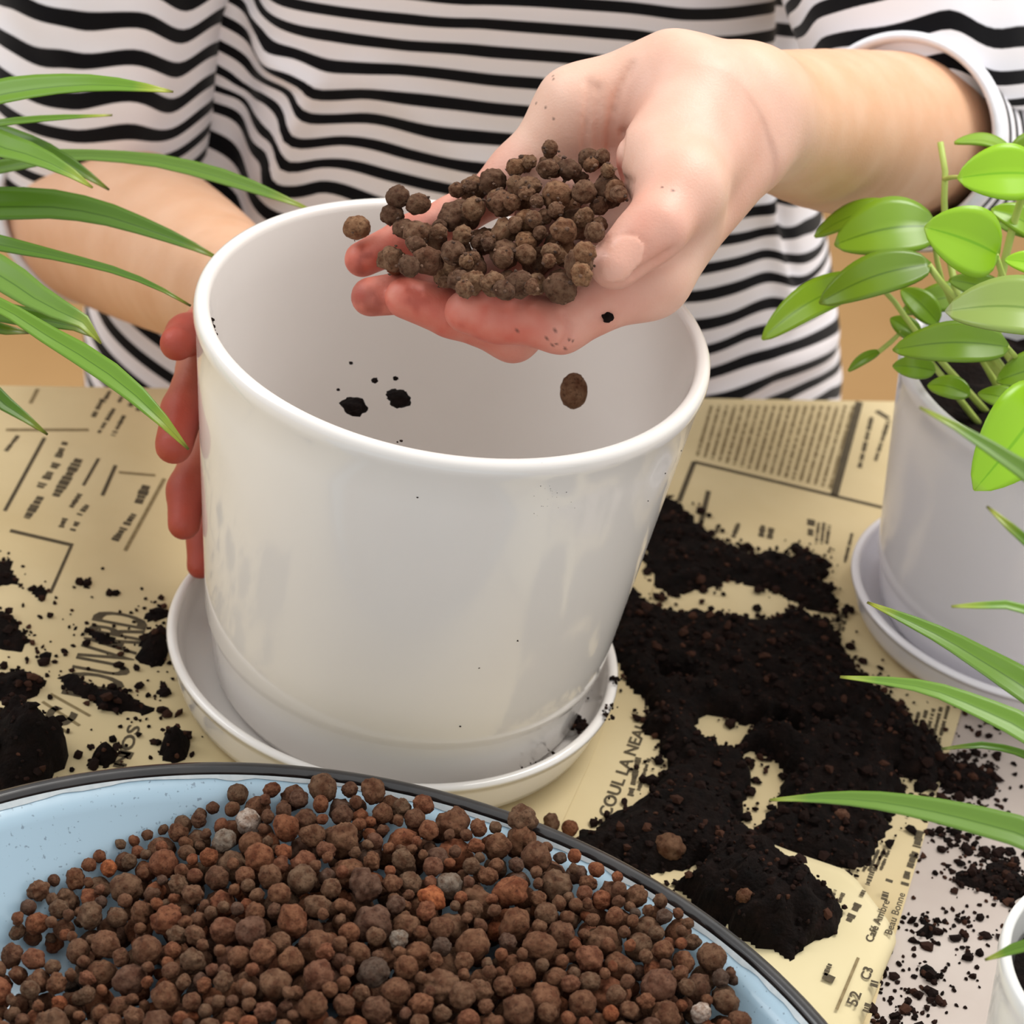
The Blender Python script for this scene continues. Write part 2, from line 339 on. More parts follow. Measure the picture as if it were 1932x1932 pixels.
marks('printed_rule', [(84, 827, 9, 965, 6), (19, 1002, 138, 1030, 8), (134, 1032, 95, 1120, 5), (186, 866, 157, 917, 5), (218, 879, 193, 936, 6)], zA, M_INK, news_a, False)
marks('faint_rule', [(310, 904, 236, 1040, 6), (11, 812, 167, 812, 7), (224, 892, 293, 898, 6), (71, 735, 57, 762, 6), (60, 1340, 130, 1385, 5), (80, 1325, 150, 1370, 5), (95, 1310, 170, 1352, 5)], zA, M_INK3, news_a, False)
words('headline', 'BOUVARD', (222, 1330), (284, 1168), 110, zA, M_INK2, news_a)
words('large_letters', 'Sc', (90, 1410), (150, 1350), 80, zA, M_INK2, news_a)
words('small_caption', 'NOS', (238, 1448), (266, 1372), 24, zA, M_INK, news_a)
dense = []
for i in range(19):
    u = i / 18; x0, y0 = 1316 + u * 250, 858 + u * 62; k = (y0 - 764) / 176
    dense.append((x0, y0, x0 + 50 * k, y0 - 176 * k, 6))
marks('text_column', dense, zB, M_INK3, news_b, True, 5)
marks('printed_rule', [(1310, 870, 1665, 956, 8), (1310, 870, 1281, 945, 8), (1337, 925, 1317, 1009, 8)], zB, M_INK, news_b, False)
marks('printed_bar', [(1622, 757, 1574, 934, 13), (1654, 774, 1677, 788, 11)], zB, M_INK, news_b, False)
small = [(1645, 786, 1622, 881, 8), (1677, 792, 1652, 868, 8), (1356, 990, 1340, 1029, 8), (1394, 986, 1383, 1013, 8), (1531, 979, 1529, 1009, 13), (1545, 985, 1540, 1025, 6), (1555, 985, 1550, 1025, 6), (1565, 990, 1560, 1025, 6), (1736, 1566, 1730, 1597, 12), (1727, 1606, 1717, 1635, 12), (1713, 1643, 1707, 1670, 11), (1440, 990, 1436, 1012, 10), (1456, 995, 1452, 1015, 10), (1608, 1005, 1594, 1060, 6), (1205, 1428, 1190, 1500, 9), (1225, 1430, 1205, 1490, 6)]
small += [(1790 - 14 * i, 1330 + 3 * i, 1765 - 14 * i, 1425 + 3 * i, 6) for i in range(6)]
small += [(1600 - 9 * i, 1140 + 8 * i, 1590 - 9 * i, 1190 + 8 * i, 6) for i in range(5)]
small += [(1680 - 11 * i, 1598 + 2 * i, 1662 - 11 * i, 1640 + i, 5) for i in range(4)]
marks('printed_text', small, zB, M_INK, news_b, True, 8)
words('headline', 'COUL LA NEAU', (1152, 1542), (1226, 1362), 25, zB, M_INK, news_b)
marks('printed_text', [(1642, 1658, 1630, 1691, 7), (1624, 1701, 1618, 1712, 8), (1613, 1726, 1594, 1760, 11), (1672, 1680, 1668, 1692, 10), (1665, 1704, 1661, 1720, 9), (1547, 1862, 1570, 1872, 18), (1570, 1700, 1548, 1745, 6), (1585, 1706, 1566, 1745, 6), (1560, 1840, 1550, 1862, 7), (1644, 1872, 1640, 1890, 10), (1632, 1915, 1626, 1932, 9)], zC, M_INK, news_c, True, 4)
marks('printed_rule', [(1613, 1828, 1572, 1926, 4)], zC, M_INK3, news_c, False)
words('large_print', 'Café Ambre', (1640, 1800), (1673, 1722), 15, zC, M_INK, news_c)
words('bold_print', 'Beau Bonne', (1676, 1786), (1702, 1708), 14, zC, M_INK2, news_c)
words('numbers', 'C3', (1634, 1872), (1642, 1850), 18, zC, M_INK, news_c)
words('numbers', '52', (1610, 1922), (1620, 1896), 20, zC, M_INK, news_c)

# ------------------------------------------------------------------ spilled potting soil
def seg_d(p, a, b):
    ab = b - a; t = np.clip(((p - a) @ ab) / (ab @ ab), 0, 1); return np.linalg.norm(p - (a + t[:, None] * ab), axis=1)
def poly_sd(p, poly):                # >0 inside
    q = np.array([T(x, y)[:2] for x, y in poly]); d = np.full(len(p), 9.); ins = np.zeros(len(p), bool)
    for a, b in zip(q, np.roll(q, -1, 0)):
        d = np.minimum(d, seg_d(p, a, b)); c = ((a[1] > p[:, 1]) != (b[1] > p[:, 1])) & (p[:, 0] < (b[0] - a[0]) * (p[:, 1] - a[1]) / (b[1] - a[1] + 1e-12) + a[0]); ins ^= c
    return np.where(ins, d, -d)
CR_V, CR_F = ico(0)
def crumb(mb, c, r, rng, sq=.8):
    v = CR_V * (1 + rng.uniform(-.35, .35, (12, 1))) * r * np.array([rng.uniform(.7, 1.3), rng.uniform(.7, 1.3), sq]); a = rng.uniform(0, 6.28); R = np.array([[math.cos(a), -math.sin(a), 0], [math.sin(a), math.cos(a), 0], [0, 0, 1]])
    mb.put(v @ R.T + c, CR_F)
def soil_patch(pos, neg, blobs, bumps, label, res=.0017, hmax=.006, ncr=1500, thr=.0, seed=1, nz=.0075, zb=.0002):
    pts = np.array([T(x, y)[:2] for pl in pos for x, y in pl] + [T(x, y)[:2] for x, y, r in blobs])
    lo, hi = pts.min(0) - .02, pts.max(0) + .02; nx, ny = ((hi - lo) / res).astype(int)
    X, Y = np.meshgrid(lo[0] + np.arange(nx) * res, lo[1] + np.arange(ny) * res, indexing='ij'); p = np.stack([X.ravel(), Y.ravel()], 1)
    d = np.full(len(p), -.02)
    for pl in pos: d = np.maximum(d, poly_sd(p, pl))
    for x, y, r in blobs: d = np.maximum(d, r / 4600 - np.linalg.norm((p - T(x, y)[:2]) * [1, .8], axis=1))
    for pl in neg: d = np.minimum(d, -poly_sd(p, pl))
    d = np.minimum(d, np.minimum(np.linalg.norm(p, axis=1) - .0925, np.linalg.norm(p - P2[:2], axis=1) - .0785) * 1.6)
    p3 = np.c_[p, np.full(len(p), seed * 1.7)]
    m = d + nz * fbm(p3 * [90, 90, 1], 4) - thr; m = np.minimum(m, np.minimum(np.linalg.norm(p, axis=1) - .0895, np.linalg.norm(p - P2[:2], axis=1) - .0755))
    h = np.clip(m * .8, 0, hmax) * (.75 + .35 * fbm(p3 * [160, 160, 1] + 9, 3)) + .0012 * np.clip(fbm(p3 * [420, 420, 1], 3), -1, 1) * (m > .002)
    for x, y, rp, hh in bumps:
        q = np.linalg.norm((p - T(x, y)[:2]), axis=1) / (rp / 4600); h += hh * np.clip(1 - q * q, 0, 1) * (1 + .35 * fbm(p3 * [130, 130, 1] + 4, 4)) * (m > 0)
    z = np.where(m > 0, zb + np.maximum(h, .0004), zb - .0012).reshape(nx, ny); inside = (m > 0).reshape(nx, ny)
    idx = np.arange(nx * ny).reshape(nx, ny); cell = inside[:-1, :-1] | inside[1:, :-1] | inside[1:, 1:] | inside[:-1, 1:]
    quads = np.stack([idx[:-1, :-1], idx[1:, :-1], idx[1:, 1:], idx[:-1, 1:]], -1)[cell]
    used = np.unique(quads); rm = np.full(nx * ny, -1); rm[used] = np.arange(len(used))
    V = np.c_[p, z.ravel()][used]
    o = add('spilled_soil', mesh('spilled_soil', V, rm[quads]), M_SOIL); tag(o, label, 'soil', None, 'stuff')
    rng = np.random.default_rng(seed); mb = MB(); k = 0; md = m
    cand = np.where((d > -.016) & (d < .3))[0]
    while k < ncr:
        i = rng.choice(cand)
        if d[i] < 0 and rng.random() > math.exp(d[i] / .0045): continue
        r = rng.uniform(.0004, .0012) if rng.random() < .8 else rng.uniform(.0012, .0026)
        zz = (z.ravel()[i] if m[i] > 0 else zb) + r * .3
        crumb(mb, np.array([p[i, 0] + rng.uniform(-res, res), p[i, 1] + rng.uniform(-res, res), zz]), r, rng); k += 1
    c_ = add('soil_crumbs', mb.mesh('soil_crumbs', False), M_CRUMB, o); c_['kind'] = 'stuff'
    return o
soil_patch([[(1236, 930), (1290, 962), (1335, 1008), (1420, 1040), (1490, 1045), (1510, 1030), (1560, 1060), (1555, 1110), (1605, 1165), (1560, 1160), (1450, 1112), (1380, 1088), (1330, 1112), (1270, 1120), (1235, 1100), (1215, 1050)],
            [(1170, 1105), (1250, 1150), (1340, 1168), (1420, 1168), (1500, 1150), (1580, 1180), (1600, 1230), (1645, 1285), (1690, 1330), (1760, 1400), (1785, 1450), (1740, 1482), (1690, 1500), (1680, 1560), (1640, 1622), (1590, 1640), (1540, 1625), (1500, 1600), (1445, 1620), (1490, 1680), (1590, 1740), (1565, 1790), (1480, 1818), (1400, 1790), (1290, 1690), (1240, 1645), (1200, 1632), (1080, 1590), (1120, 1560), (1200, 1530), (1240, 1470), (1248, 1390), (1220, 1320), (1180, 1270), (1140, 1220)]],
           [[(1320, 1118), (1400, 1108), (1470, 1120), (1430, 1148), (1390, 1165), (1345, 1160)], [(1300, 1370), (1340, 1348), (1420, 1370), (1430, 1400), (1370, 1420), (1310, 1400)], [(1415, 1415), (1460, 1430), (1485, 1465), (1455, 1520), (1432, 1565), (1408, 1530), (1420, 1480)], [(1455, 1365), (1520, 1390), (1500, 1412), (1460, 1392)], [(1475, 1625), (1530, 1652), (1612, 1640), (1598, 1690), (1530, 1700), (1490, 1672)], [(1205, 1640), (1320, 1636), (1295, 1668), (1250, 1662)], [(1380, 1540), (1420, 1545), (1430, 1570), (1395, 1565)], [(1240, 1265), (1290, 1285), (1300, 1300), (1245, 1290)], [(1680, 1455), (1730, 1470), (1720, 1485), (1685, 1470)], [(1525, 1375), (1590, 1370), (1580, 1385), (1530, 1392)]],
           [], [(1430, 1720, 170, .017), (1400, 1330, 300, .006), (1600, 1420, 220, .006), (1290, 1560, 140, .006)], 'wide spill of near-black potting soil on newspaper right of the white pot', ncr=2400, seed=2, nz=.0052)
soil_patch([[(0, 1372), (50, 1366), (95, 1392), (118, 1430), (105, 1470), (60, 1500), (-60, 1530), (-80, 1400)], [(-40, 1275), (40, 1262), (88, 1282), (70, 1310), (0, 1322), (-40, 1310)], [(105, 1278), (140, 1272), (200, 1306), (270, 1310), (300, 1345), (250, 1350), (180, 1332), (120, 1300)], [(62, 1112), (80, 1108), (112, 1135), (100, 1145), (86, 1135), (84, 1158), (112, 1180), (104, 1188), (78, 1165), (66, 1140)], [(-30, 1070), (18, 1055), (25, 1085), (40, 1105), (5, 1105), (-30, 1110)], [(-30, 1150), (30, 1160), (60, 1200), (40, 1235), (0, 1225), (-30, 1215)], [(262, 1215), (300, 1195), (315, 1230), (312, 1262), (285, 1270), (258, 1255)], [(150, 1185), (200, 1200), (255, 1222), (250, 1236), (190, 1215)]],
           [], [(195, 1432, 20), (325, 1415, 26), (300, 1160, 20), (85, 1240, 12), (140, 1188, 7), (270, 1340, 22), (300, 1310, 16), (165, 930 + 180, 5)], [(50, 1430, 90, .02), (290, 1232, 40, .008), (325, 1415, 36, .008), (195, 1432, 30, .006)], 'scattered patches of dark soil on the newspaper left of the pot', ncr=620, seed=5, nz=.0032, zb=.0004)
soil_patch([[(1770, 1425), (1850, 1420), (1885, 1460), (1875, 1500), (1820, 1515), (1740, 1500), (1765, 1470)], [(1760, 1570), (1800, 1560), (1830, 1590), (1880, 1600), (1960, 1640), (1960, 1700), (1900, 1700), (1850, 1680), (1810, 1660), (1780, 1640), (1820, 1620)], [(1790, 1300), (1850, 1330), (1900, 1345), (1840, 1350)], [(1740, 1728), (1765, 1735), (1762, 1765), (1735, 1758)]],
           [], [(1745, 1868, 16), (1700, 1895, 12), (1722, 1912, 14), (1762, 1745, 12), (1815, 1732, 10), (1758, 1837, 8), (1690, 1830, 6), (1820, 1770, 5), (1770, 1840, 6), (1660, 1925, 12), (1700, 1925, 8)], [], 'loose crumbs of dark soil strewn on the bare pale tabletop', ncr=900, seed=9, thr=.0025, nz=.0085, hmax=.003, zb=-.0014)

# ------------------------------------------------------------------ pots and saucers
PX = .0036
POT_H, POT_R, POT_RI, POT_RB = .1809, .1, .0938, .0793
def pot_r(z): return POT_RB + (POT_R - POT_RB) * z / POT_H
def pot_profile(H, R, t, Rb, zb, band):
    g = lambda z: Rb + (R - Rb) * z / H
    p = [(0, zb), (g(0) - .009, zb), (g(0) - .004, zb + .0015), (g(.006) - .0022, zb + .006)]
    p += [(g(band) - .0016, band), (g(band) - .0013, band + .001), (g(band) - .0002, band + .0032)]
    p += [(g(z), z) for z in np.linspace(band + .006, H - .0085, 10)] + [(R + .0002, H - .006)]
    rr = t / 2; p += arc(R - rr + .0002, H - rr, rr, 0, 180, 9)
    p += [(g(z) - t - .0002, z) for z in np.linspace(H - .009, zb + .012, 12)] + [(g(zb) - t - .006, zb + .007), (0, zb + .006)]
    return p
pot = add('plant_pot', mesh('plant_pot', *lathe(pot_profile(POT_H, POT_R, .0062, POT_RB, .0062, .034), 160)), M_POT, None, (PX, 0, 0))
tag(pot, 'large empty glossy white ceramic plant pot standing on a white saucer', 'plant pot')
def saucer_profile(R, H, rin):
    t = R - rin; rb = R - .009
    p = [(0, 0.0008), (rb - .006, .0008), (rb - .002, .0022)] + [(rb + (R - rb) * (z / H) ** .7, z) for z in np.linspace(.005, H - t / 2, 6)]
    p += arc(R - t / 2, H - t / 2, t / 2, 0, 180, 8) + [(rin - .002, H * .55), (rin - .006, .0085), (rin - .012, .006), (0, .006)]
    return p
sau = add('saucer', mesh('saucer', *lathe(saucer_profile(.0948, .025, .0902), 160)), M_POT); tag(sau, 'round white ceramic saucer under the large empty white pot', 'saucer')
sau2 = add('saucer', mesh('saucer_small', *lathe(saucer_profile(.08, .0205, .0755), 128)), M_POT2, None, P2); tag(sau2, 'white saucer under the leafy green plant at the right', 'saucer')
plant2 = empty('leafy_pot_plant', P2 + [0, 0, .0062])
add('flower_pot', mesh('flower_pot', *lathe([(x, z - .0062) for x, z in pot_profile(.134, .0835, .0055, .0665, .0062, .027)], 128)), M_POT2, plant2)
tag(plant2, 'bushy plant with fleshy oval green leaves in a lilac-white pot', 'potted plant')
mb = MB(); rr = np.linspace(0, .0745, 14); V = []
for i, r_ in enumerate(rr):
    for j in range(48):
        a = 2 * math.pi * j / 48; x, y = r_ * math.cos(a), r_ * math.sin(a); V.append((x, y, .108 + .004 * float(fbm(np.array([x * 90, y * 90, 3.]), 3))))
o = add('potting_soil', mesh('pot_soil', V, [[i * 48 + j, i * 48 + (j + 1) % 48, (i + 1) * 48 + (j + 1) % 48, (i + 1) * 48 + j] for i in range(13) for j in range(48)]), M_SOIL, plant2)
o['kind'] = 'stuff'

# ------------------------------------------------------------------ leaves
def blade_mesh(ctr, hw, up, cup=.25, n=22, m=6, th=.0004):
    """long strap leaf: centre line (world), half widths, approximate face direction"""
    c = spline(np.c_[np.asarray(ctr, float), np.asarray(hw, float)[:, None]], n); w_ = np.clip(c[:, 3], .0004, None); c = c[:, :3]
    t = np.gradient(c, axis=0); t /= np.linalg.norm(t, axis=1, keepdims=True); s = np.cross(t, np.asarray(up, float)); s /= np.linalg.norm(s, axis=1, keepdims=True); nn = np.cross(s, t)
    u = np.linspace(-1, 1, m + 1); top = c[:, None] + s[:, None] * (u[None, :, None] * w_[:, None, None]) + nn[:, None] * (np.abs(u)[None, :, None] * cup * w_[:, None, None])
    bot = top - nn[:, None] * th; V = np.concatenate([top.reshape(-1, 3), bot.reshape(-1, 3)]); k = m + 1; N = n * k; F = []
    for i in range(n - 1):
        for j in range(m):
            a = i * k + j; F += [[a, a + 1, a + k + 1, a + k], [N + a, N + a + k, N + a + k + 1, N + a + 1]]
        for j in (0, m): a = i * k + j; F.append([a, a + k, N + a + k, N + a] if j == 0 else [a + k, a, N + a, N + a + k])
    for j in range(m): F.append([j + 1, j, N + j, N + j + 1]); a = (n - 1) * k + j; F.append([a, a + 1, N + a + 1, N + a])
    me = mesh('leaf', V, F); uv = me.uv_layers.new(name='UVMap')
    UVv = np.array([(j / m, i / (n - 1)) for i in range(n) for j in range(k)] * 2)
    li = np.zeros(len(me.loops), np.int32); me.loops.foreach_get('vertex_index', li); uv.data.foreach_set('uv', UVv[li].ravel()); return me
VIEW = -FW                            # roughly towards the viewer
def strap(parent, pts, mat, face=None, cup=.3):
    """pts: (x, y, half width px, distance) root to tip"""
    c = np.array([P(x, y, d) for x, y, h, d in pts]) - np.array(parent.location); hw = [h * d / FPX for x, y, h, d in pts]
    return add('leaf', blade_mesh(c, hw, face if face is not None else (VIEW * .6 + np.array([0, 0, .8])), cup), mat, parent)
# left spider plant: its pot stands on the table left of the picture
cr = np.array([-.345, .075, .11]); sp1 = empty('spider_plant', (cr[0], cr[1], .0004))
add('flower_pot', mesh('pot_left', *lathe(pot_profile(.125, .072, .005, .058, 0.0, .025), 96)), M_POT3, sp1)
V, F = lathe([(0, .112), (.03, .111), (.062, .108)], 48); o = add('potting_soil', mesh('pot_soil_left', V, F), M_SOIL, sp1); o['kind'] = 'stuff'
tag(sp1, 'spider plant whose long arching green leaves enter at the left', 'potted plant')
pr = proj(cr); rx, ry, rd = pr
def root(dy=0): return [(rx, ry, 10, rd), (rx + 55, ry - 330 + dy * .6, 14, rd - .02)]
LL = [([(-230, 250, 24, 1.1), (-100, 205, 32, 1.09), (0, 179, 33, 1.08), (90, 165, 27, 1.075), (180, 160, 20, 1.07), (260, 165, 12, 1.07), (327, 173, 1.5, 1.07)], M_SPIDER),
      ([(-230, 290, 10, 1.12), (-90, 252, 11, 1.11), (0, 233, 9, 1.1), (100, 223, 7, 1.1), (212, 217, 1, 1.1)], M_SPIDER),
      ([(-240, 290, 18, 1.13), (-100, 246, 26, 1.12), (0, 258, 24, 1.11), (90, 288, 18, 1.1), (150, 322, 12, 1.1), (206, 358, 1.5, 1.1)], M_SPIDERD),
      ([(-240, 330, 18, 1.12), (-110, 320, 20, 1.13), (0, 318, 17, 1.13), (100, 297, 15, 1.13), (165, 294, 13, 1.13), (300, 306, 16, 1.13), (420, 336, 18, 1.13), (500, 363, 12, 1.13), (590, 397, 1, 1.13)], M_SPIDERL),
      ([(-230, 270, 18, 1.1), (-90, 246, 28, 1.08), (0, 277, 31, 1.075), (60, 294, 24, 1.07), (120, 320, 14, 1.07), (175, 354, 1.5, 1.07)], M_SPIDERL),
      ([(-240, 420, 24, 1.09), (-100, 390, 36, 1.09), (0, 391, 40, 1.09), (100, 391, 35, 1.09), (200, 408, 27, 1.09), (300, 441, 17, 1.09), (360, 464, 10, 1.09), (416, 489, 1, 1.09)], M_SPIDERD),
      ([(-220, 450, 16, 1.08), (-90, 440, 20, 1.07), (0, 462, 19, 1.06), (100, 482, 12, 1.06), (220, 512, 8, 1.055), (300, 544, 5, 1.05), (360, 577, 1, 1.05)], M_SPIDERD),
      ([(-230, 490, 20, 1.06), (-90, 478, 32, 1.05), (0, 520, 36, 1.04), (60, 560, 30, 1.035), (120, 592, 22, 1.03), (165, 614, 13, 1.03), (191, 648, 1.5, 1.03)], M_SPIDERL),
      ([(-230, 560, 16, 1.07), (-90, 570, 22, 1.06), (0, 592, 24, 1.05), (70, 604, 20, 1.05), (130, 612, 13, 1.05), (188, 640, 2, 1.05)], M_SPIDERD),
      ([(-230, 520, 10, 1.03), (-100, 536, 14, 1.01), (0, 578, 16, 1.0), (80, 628, 20, 1.0), (170, 682, 25, .995), (240, 733, 22, .99), (300, 788, 14, .985), (356, 848, 1.5, .985)], M_SPIDER),
      ([(-230, 600, 10, 1.06), (-80, 606, 14, 1.06), (0, 622, 13, 1.06), (55, 628, 1.5, 1.06)], M_SPIDERD),
      ([(-220, 640, 18, 1.05), (-90, 680, 22, 1.05), (0, 756, 17, 1.05), (45, 787, 10, 1.05), (90, 820, 1, 1.05)], M_SPIDERD)]
for i, (pts, m) in enumerate(LL): strap(sp1, [(rx + 20, ry - 60, 7, rd), ((rx + pts[0][0]) / 2, (ry * .45 + pts[0][1] * .55), 12, (rd + pts[0][3]) / 2)] + pts, m)
# second spider plant, its white pot cut by the lower right corner
z3 = .085; e3 = T(1904, 1822, z3); c3 = e3 + np.array([math.cos(.1), math.sin(.1), 0]) * .0545; sp2 = empty('spider_plant', (c3[0], c3[1], -.0012))
add('flower_pot', mesh('pot_corner', *lathe(pot_profile(z3 + .0012, .056, .004, .046, 0.0, .018), 96)), M_POT3, sp2)
V, F = lathe([(0, .081), (.025, .079), (.049, .075)], 48); o = add('potting_soil', mesh('pot_soil_corner', V, F), M_SOIL, sp2); o['kind'] = 'stuff'
tag(sp2, 'spider plant in a bright white pot at the lower right corner', 'potted plant')
pr2 = proj(np.array([c3[0], c3[1], .079])); rx2, ry2, rd2 = pr2
RL = [([(2060, 1640, 32, .86), (1932, 1577, 34, .865), (1850, 1553, 31, .87), (1760, 1531, 26, .875), (1650, 1512, 19, .88), (1550, 1506, 11, .885), (1452, 1509, 1, .89)], M_SPIDERL),
      ([(2060, 1470, 28, .88), (1932, 1378, 30, .89), (1850, 1338, 24, .895), (1760, 1302, 16, .9), (1680, 1287, 10, .905), (1585, 1277, 2, .91)], M_SPIDERL),
      ([(2060, 1400, 34, .9), (1932, 1298, 36, .91), (1860, 1252, 29, .92), (1780, 1204, 20, .93), (1700, 1165, 11, .935), (1636, 1136, 1, .94)], M_SPIDER),
      ([(2030, 1480, 10, .88), (1950, 1432, 10, .89), (1900, 1414, 8, .9), (1850, 1406, 7, .9), (1776, 1413, 1, .9)], M_SPIDERD),
      ([(2040, 1220, 12, .86), (1932, 1149, 10, .85), (1860, 1143, 8, .85), (1795, 1144, 1, .85)], M_SPIDERL),
      ([(2040, 1010, 24, .82), (1960, 915, 23, .81), (1900, 868, 19, .81), (1850, 835, 14, .81), (1790, 797, 8, .81), (1735, 768, 1.5, .81)], M_SPIDERL),
      ([(2040, 1150, 12, .83), (1990, 1072, 13, .83), (1932, 1018, 12, .83), (1892, 983, 8, .83), (1862, 955, 1.5, .83)], M_SPIDER),
      ([(2030, 1770, 10, .86), (1932, 1785, 12, .86), (1895, 1798, 8, .86), (1858, 1811, 1, .86)], M_SPIDER)]
for pts, m in RL:
    strap(sp2, [(rx2 + 8, ry2, 6, rd2), ((rx2 * .6 + pts[0][0] * .4) + 20, (ry2 * .5 + pts[0][1] * .5) - 30, 12, (rd2 + pts[0][3]) / 2)] + pts, m)
# fleshy leaved plant
def oval(parent, base, tip, wpx, mat, face, bend=.12, cup=.18, fold=0., blunt=.55):
    b, t_ = P(*base) - np.array(parent.location), P(*tip) - np.array(parent.location); d = (base[2] + tip[2]) / 2
    n = 16; u = np.linspace(0, 1, n); W = wpx * d / FPX / 2
    prof = np.clip(np.sin(np.pi * u ** (.5 + blunt * .55)), 0, 1) ** .62; prof[0] = .08; prof[-1] = .03
    ax = t_ - b; f = np.asarray(face, float); f = f - ax * (f @ ax) / (ax @ ax); f /= np.linalg.norm(f); L = np.linalg.norm(ax)
    c = b + u[:, None] * ax + f * (np.sin(np.pi * u) * bend * L)[:, None]
    return add('leaf', blade_mesh(c, prof * W, f, cup + fold, n, 8, .0011), mat, parent)
R_, U_ = RT, UP
def D(px, py, dd=0): return (px, py, 1.085 + dd)
fc = lambda a=0, b=0, c=1: VIEW * c + RT * a + UP * b
OV = [((1915, 290, 1.1), (1800, 268, 1.1), 58, M_FLESHYD, fc(0, 1, .6)), ((1700, 392, 1.115), (1536, 446, 1.12), 62, M_FLESHY, fc(-.3, .8)),
      ((1770, 428, 1.1), (1574, 462, 1.1), 128, M_FLESHYD, fc(-.2, .5)), ((1640, 525, 1.105), (1437, 640, 1.11), 80, M_FLESHY, fc(-.3, .6)),
      ((1758, 498, 1.085), (1545, 572, 1.09), 92, M_FLESHYD, fc(-.2, .5)), ((1905, 655, 1.07), (1684, 660, 1.075), 86, M_FLESHYD, fc(0, .4)),
      ((1965, 330, 1.07), (1806, 336, 1.065), 112, M_FLESHYB, fc(.1, .2)), ((1885, 482, 1.06), (1744, 428, 1.05), 134, M_FLESHYB, fc(.1, .1)),
      ((2030, 600, 1.02), (1783, 587, 1.03), 128, M_FLESHYP, fc(0, .5)), ((1985, 735, 1.05), (1838, 925, 1.03), 150, M_FLESHYB, fc(-.1, -.1)),
      ((1900, 560, 1.09), (1790, 528, 1.09), 52, M_FLESHYD, fc(0, .3)), ((1975, 505, 1.06), (1896, 490, 1.055), 46, M_FLESHYB, fc(0, .2)),
      ((1765, 700, 1.1), (1684, 690, 1.105), 46, M_FLESHYD, fc(0, .2)), ((1735, 640, 1.11), (1680, 600, 1.115), 44, M_FLESHYD, fc(0, .4)),
      ((1660, 662, 1.115), (1600, 700, 1.12), 22, M_FLESHYD, fc(0, .6)), ((1830, 745, 1.08), (1750, 726, 1.09), 50, M_FLESHYD, fc(0, .5)),
      ((2020, 420, 1.1), (1880, 420, 1.1), 90, M_FLESHYD, fc(0, .3)), ((2010, 560, 1.11), (1860, 600, 1.11), 110, M_FLESHYD, fc(0, .6)), ((1860, 560, 1.13), (1700, 590, 1.13), 70, M_FLESHYD, fc(-.2, .7)),
      ((1990, 270, 1.12), (1900, 330, 1.13), 90, M_FLESHYD, fc(0, .3)), ((2120, 480, 1.08), (1990, 420, 1.05), 110, M_FLESHYB, fc(.1, .3)), ((2150, 620, 1.06), (2020, 680, 1.03), 120, M_FLESHY, fc(.1, .4)),
      ((2010, 690, 1.08), (1880, 720, 1.075), 78, M_FLESHYD, fc(0, .5)), ((1960, 440, 1.09), (1870, 395, 1.085), 62, M_FLESHY, fc(.2, .4)), ((2000, 620, 1.10), (1905, 560, 1.10), 84, M_FLESHYD, fc(0, .4)), ((1935, 770, 1.07), (1845, 742, 1.075), 52, M_FLESHYD, fc(0, .6)), ((1770, 610, 1.12), (1700, 545, 1.125), 56, M_FLESHYD, fc(-.2, .6))]
OVL = [oval(plant2, *a) for a in OV]
def stem(pts, r): add('stem', mesh('stem', *tube(spline(np.array([P(*q) for q in pts]) - np.array(plant2.location), 14), np.linspace(r, r * .7, 14), 8)), M_STEM, plant2)
S0 = P2 + [0, 0, .112]
def sroot(dx, dy): q = proj(S0 + [dx, dy, 0]); return (q[0], q[1], q[2])
stem([sroot(-.02, 0), (1830, 620, 1.1), (1790, 480, 1.11), (1781, 370, 1.11), (1783, 320, 1.11), (1774, 268, 1.11)], .0019)
stem([(1781, 338, 1.11), (1795, 335, 1.1), (1812, 334, 1.075)], .0011)
stem([sroot(0, -.01), (1885, 640, 1.1), (1895, 500, 1.09), (1925, 380, 1.08), (1950, 335, 1.07)], .0022)
stem([sroot(-.01, -.02), (1830, 610, 1.1), (1800, 560, 1.09), (1766, 522, 1.085), (1752, 500, 1.085)], .002)
stem([sroot(-.03, .01), (1790, 560, 1.11), (1765, 470, 1.1), (1768, 428, 1.1)], .0016)
stem([sroot(.01, -.02), (1940, 600, 1.08), (1900, 540, 1.07), (1878, 478, 1.06)], .0018)
stem([sroot(-.04, .0), (1740, 640, 1.11), (1680, 560, 1.11), (1640, 526, 1.105)], .0016)
stem([sroot(-.045, -.01), (1720, 640, 1.11), (1690, 640, 1.115), (1658, 664, 1.115)], .0015)
stem([sroot(.02, -.02), (2010, 680, 1.07), (2000, 730, 1.055), (1980, 738, 1.05)], .0018)
stem([sroot(0, .0), (1915, 700, 1.09), (1915, 670, 1.075), (1900, 655, 1.07)], .0016)
stem([sroot(.02, .0), (2000, 640, 1.07), (2040, 610, 1.03), (2026, 600, 1.02)], .0018)

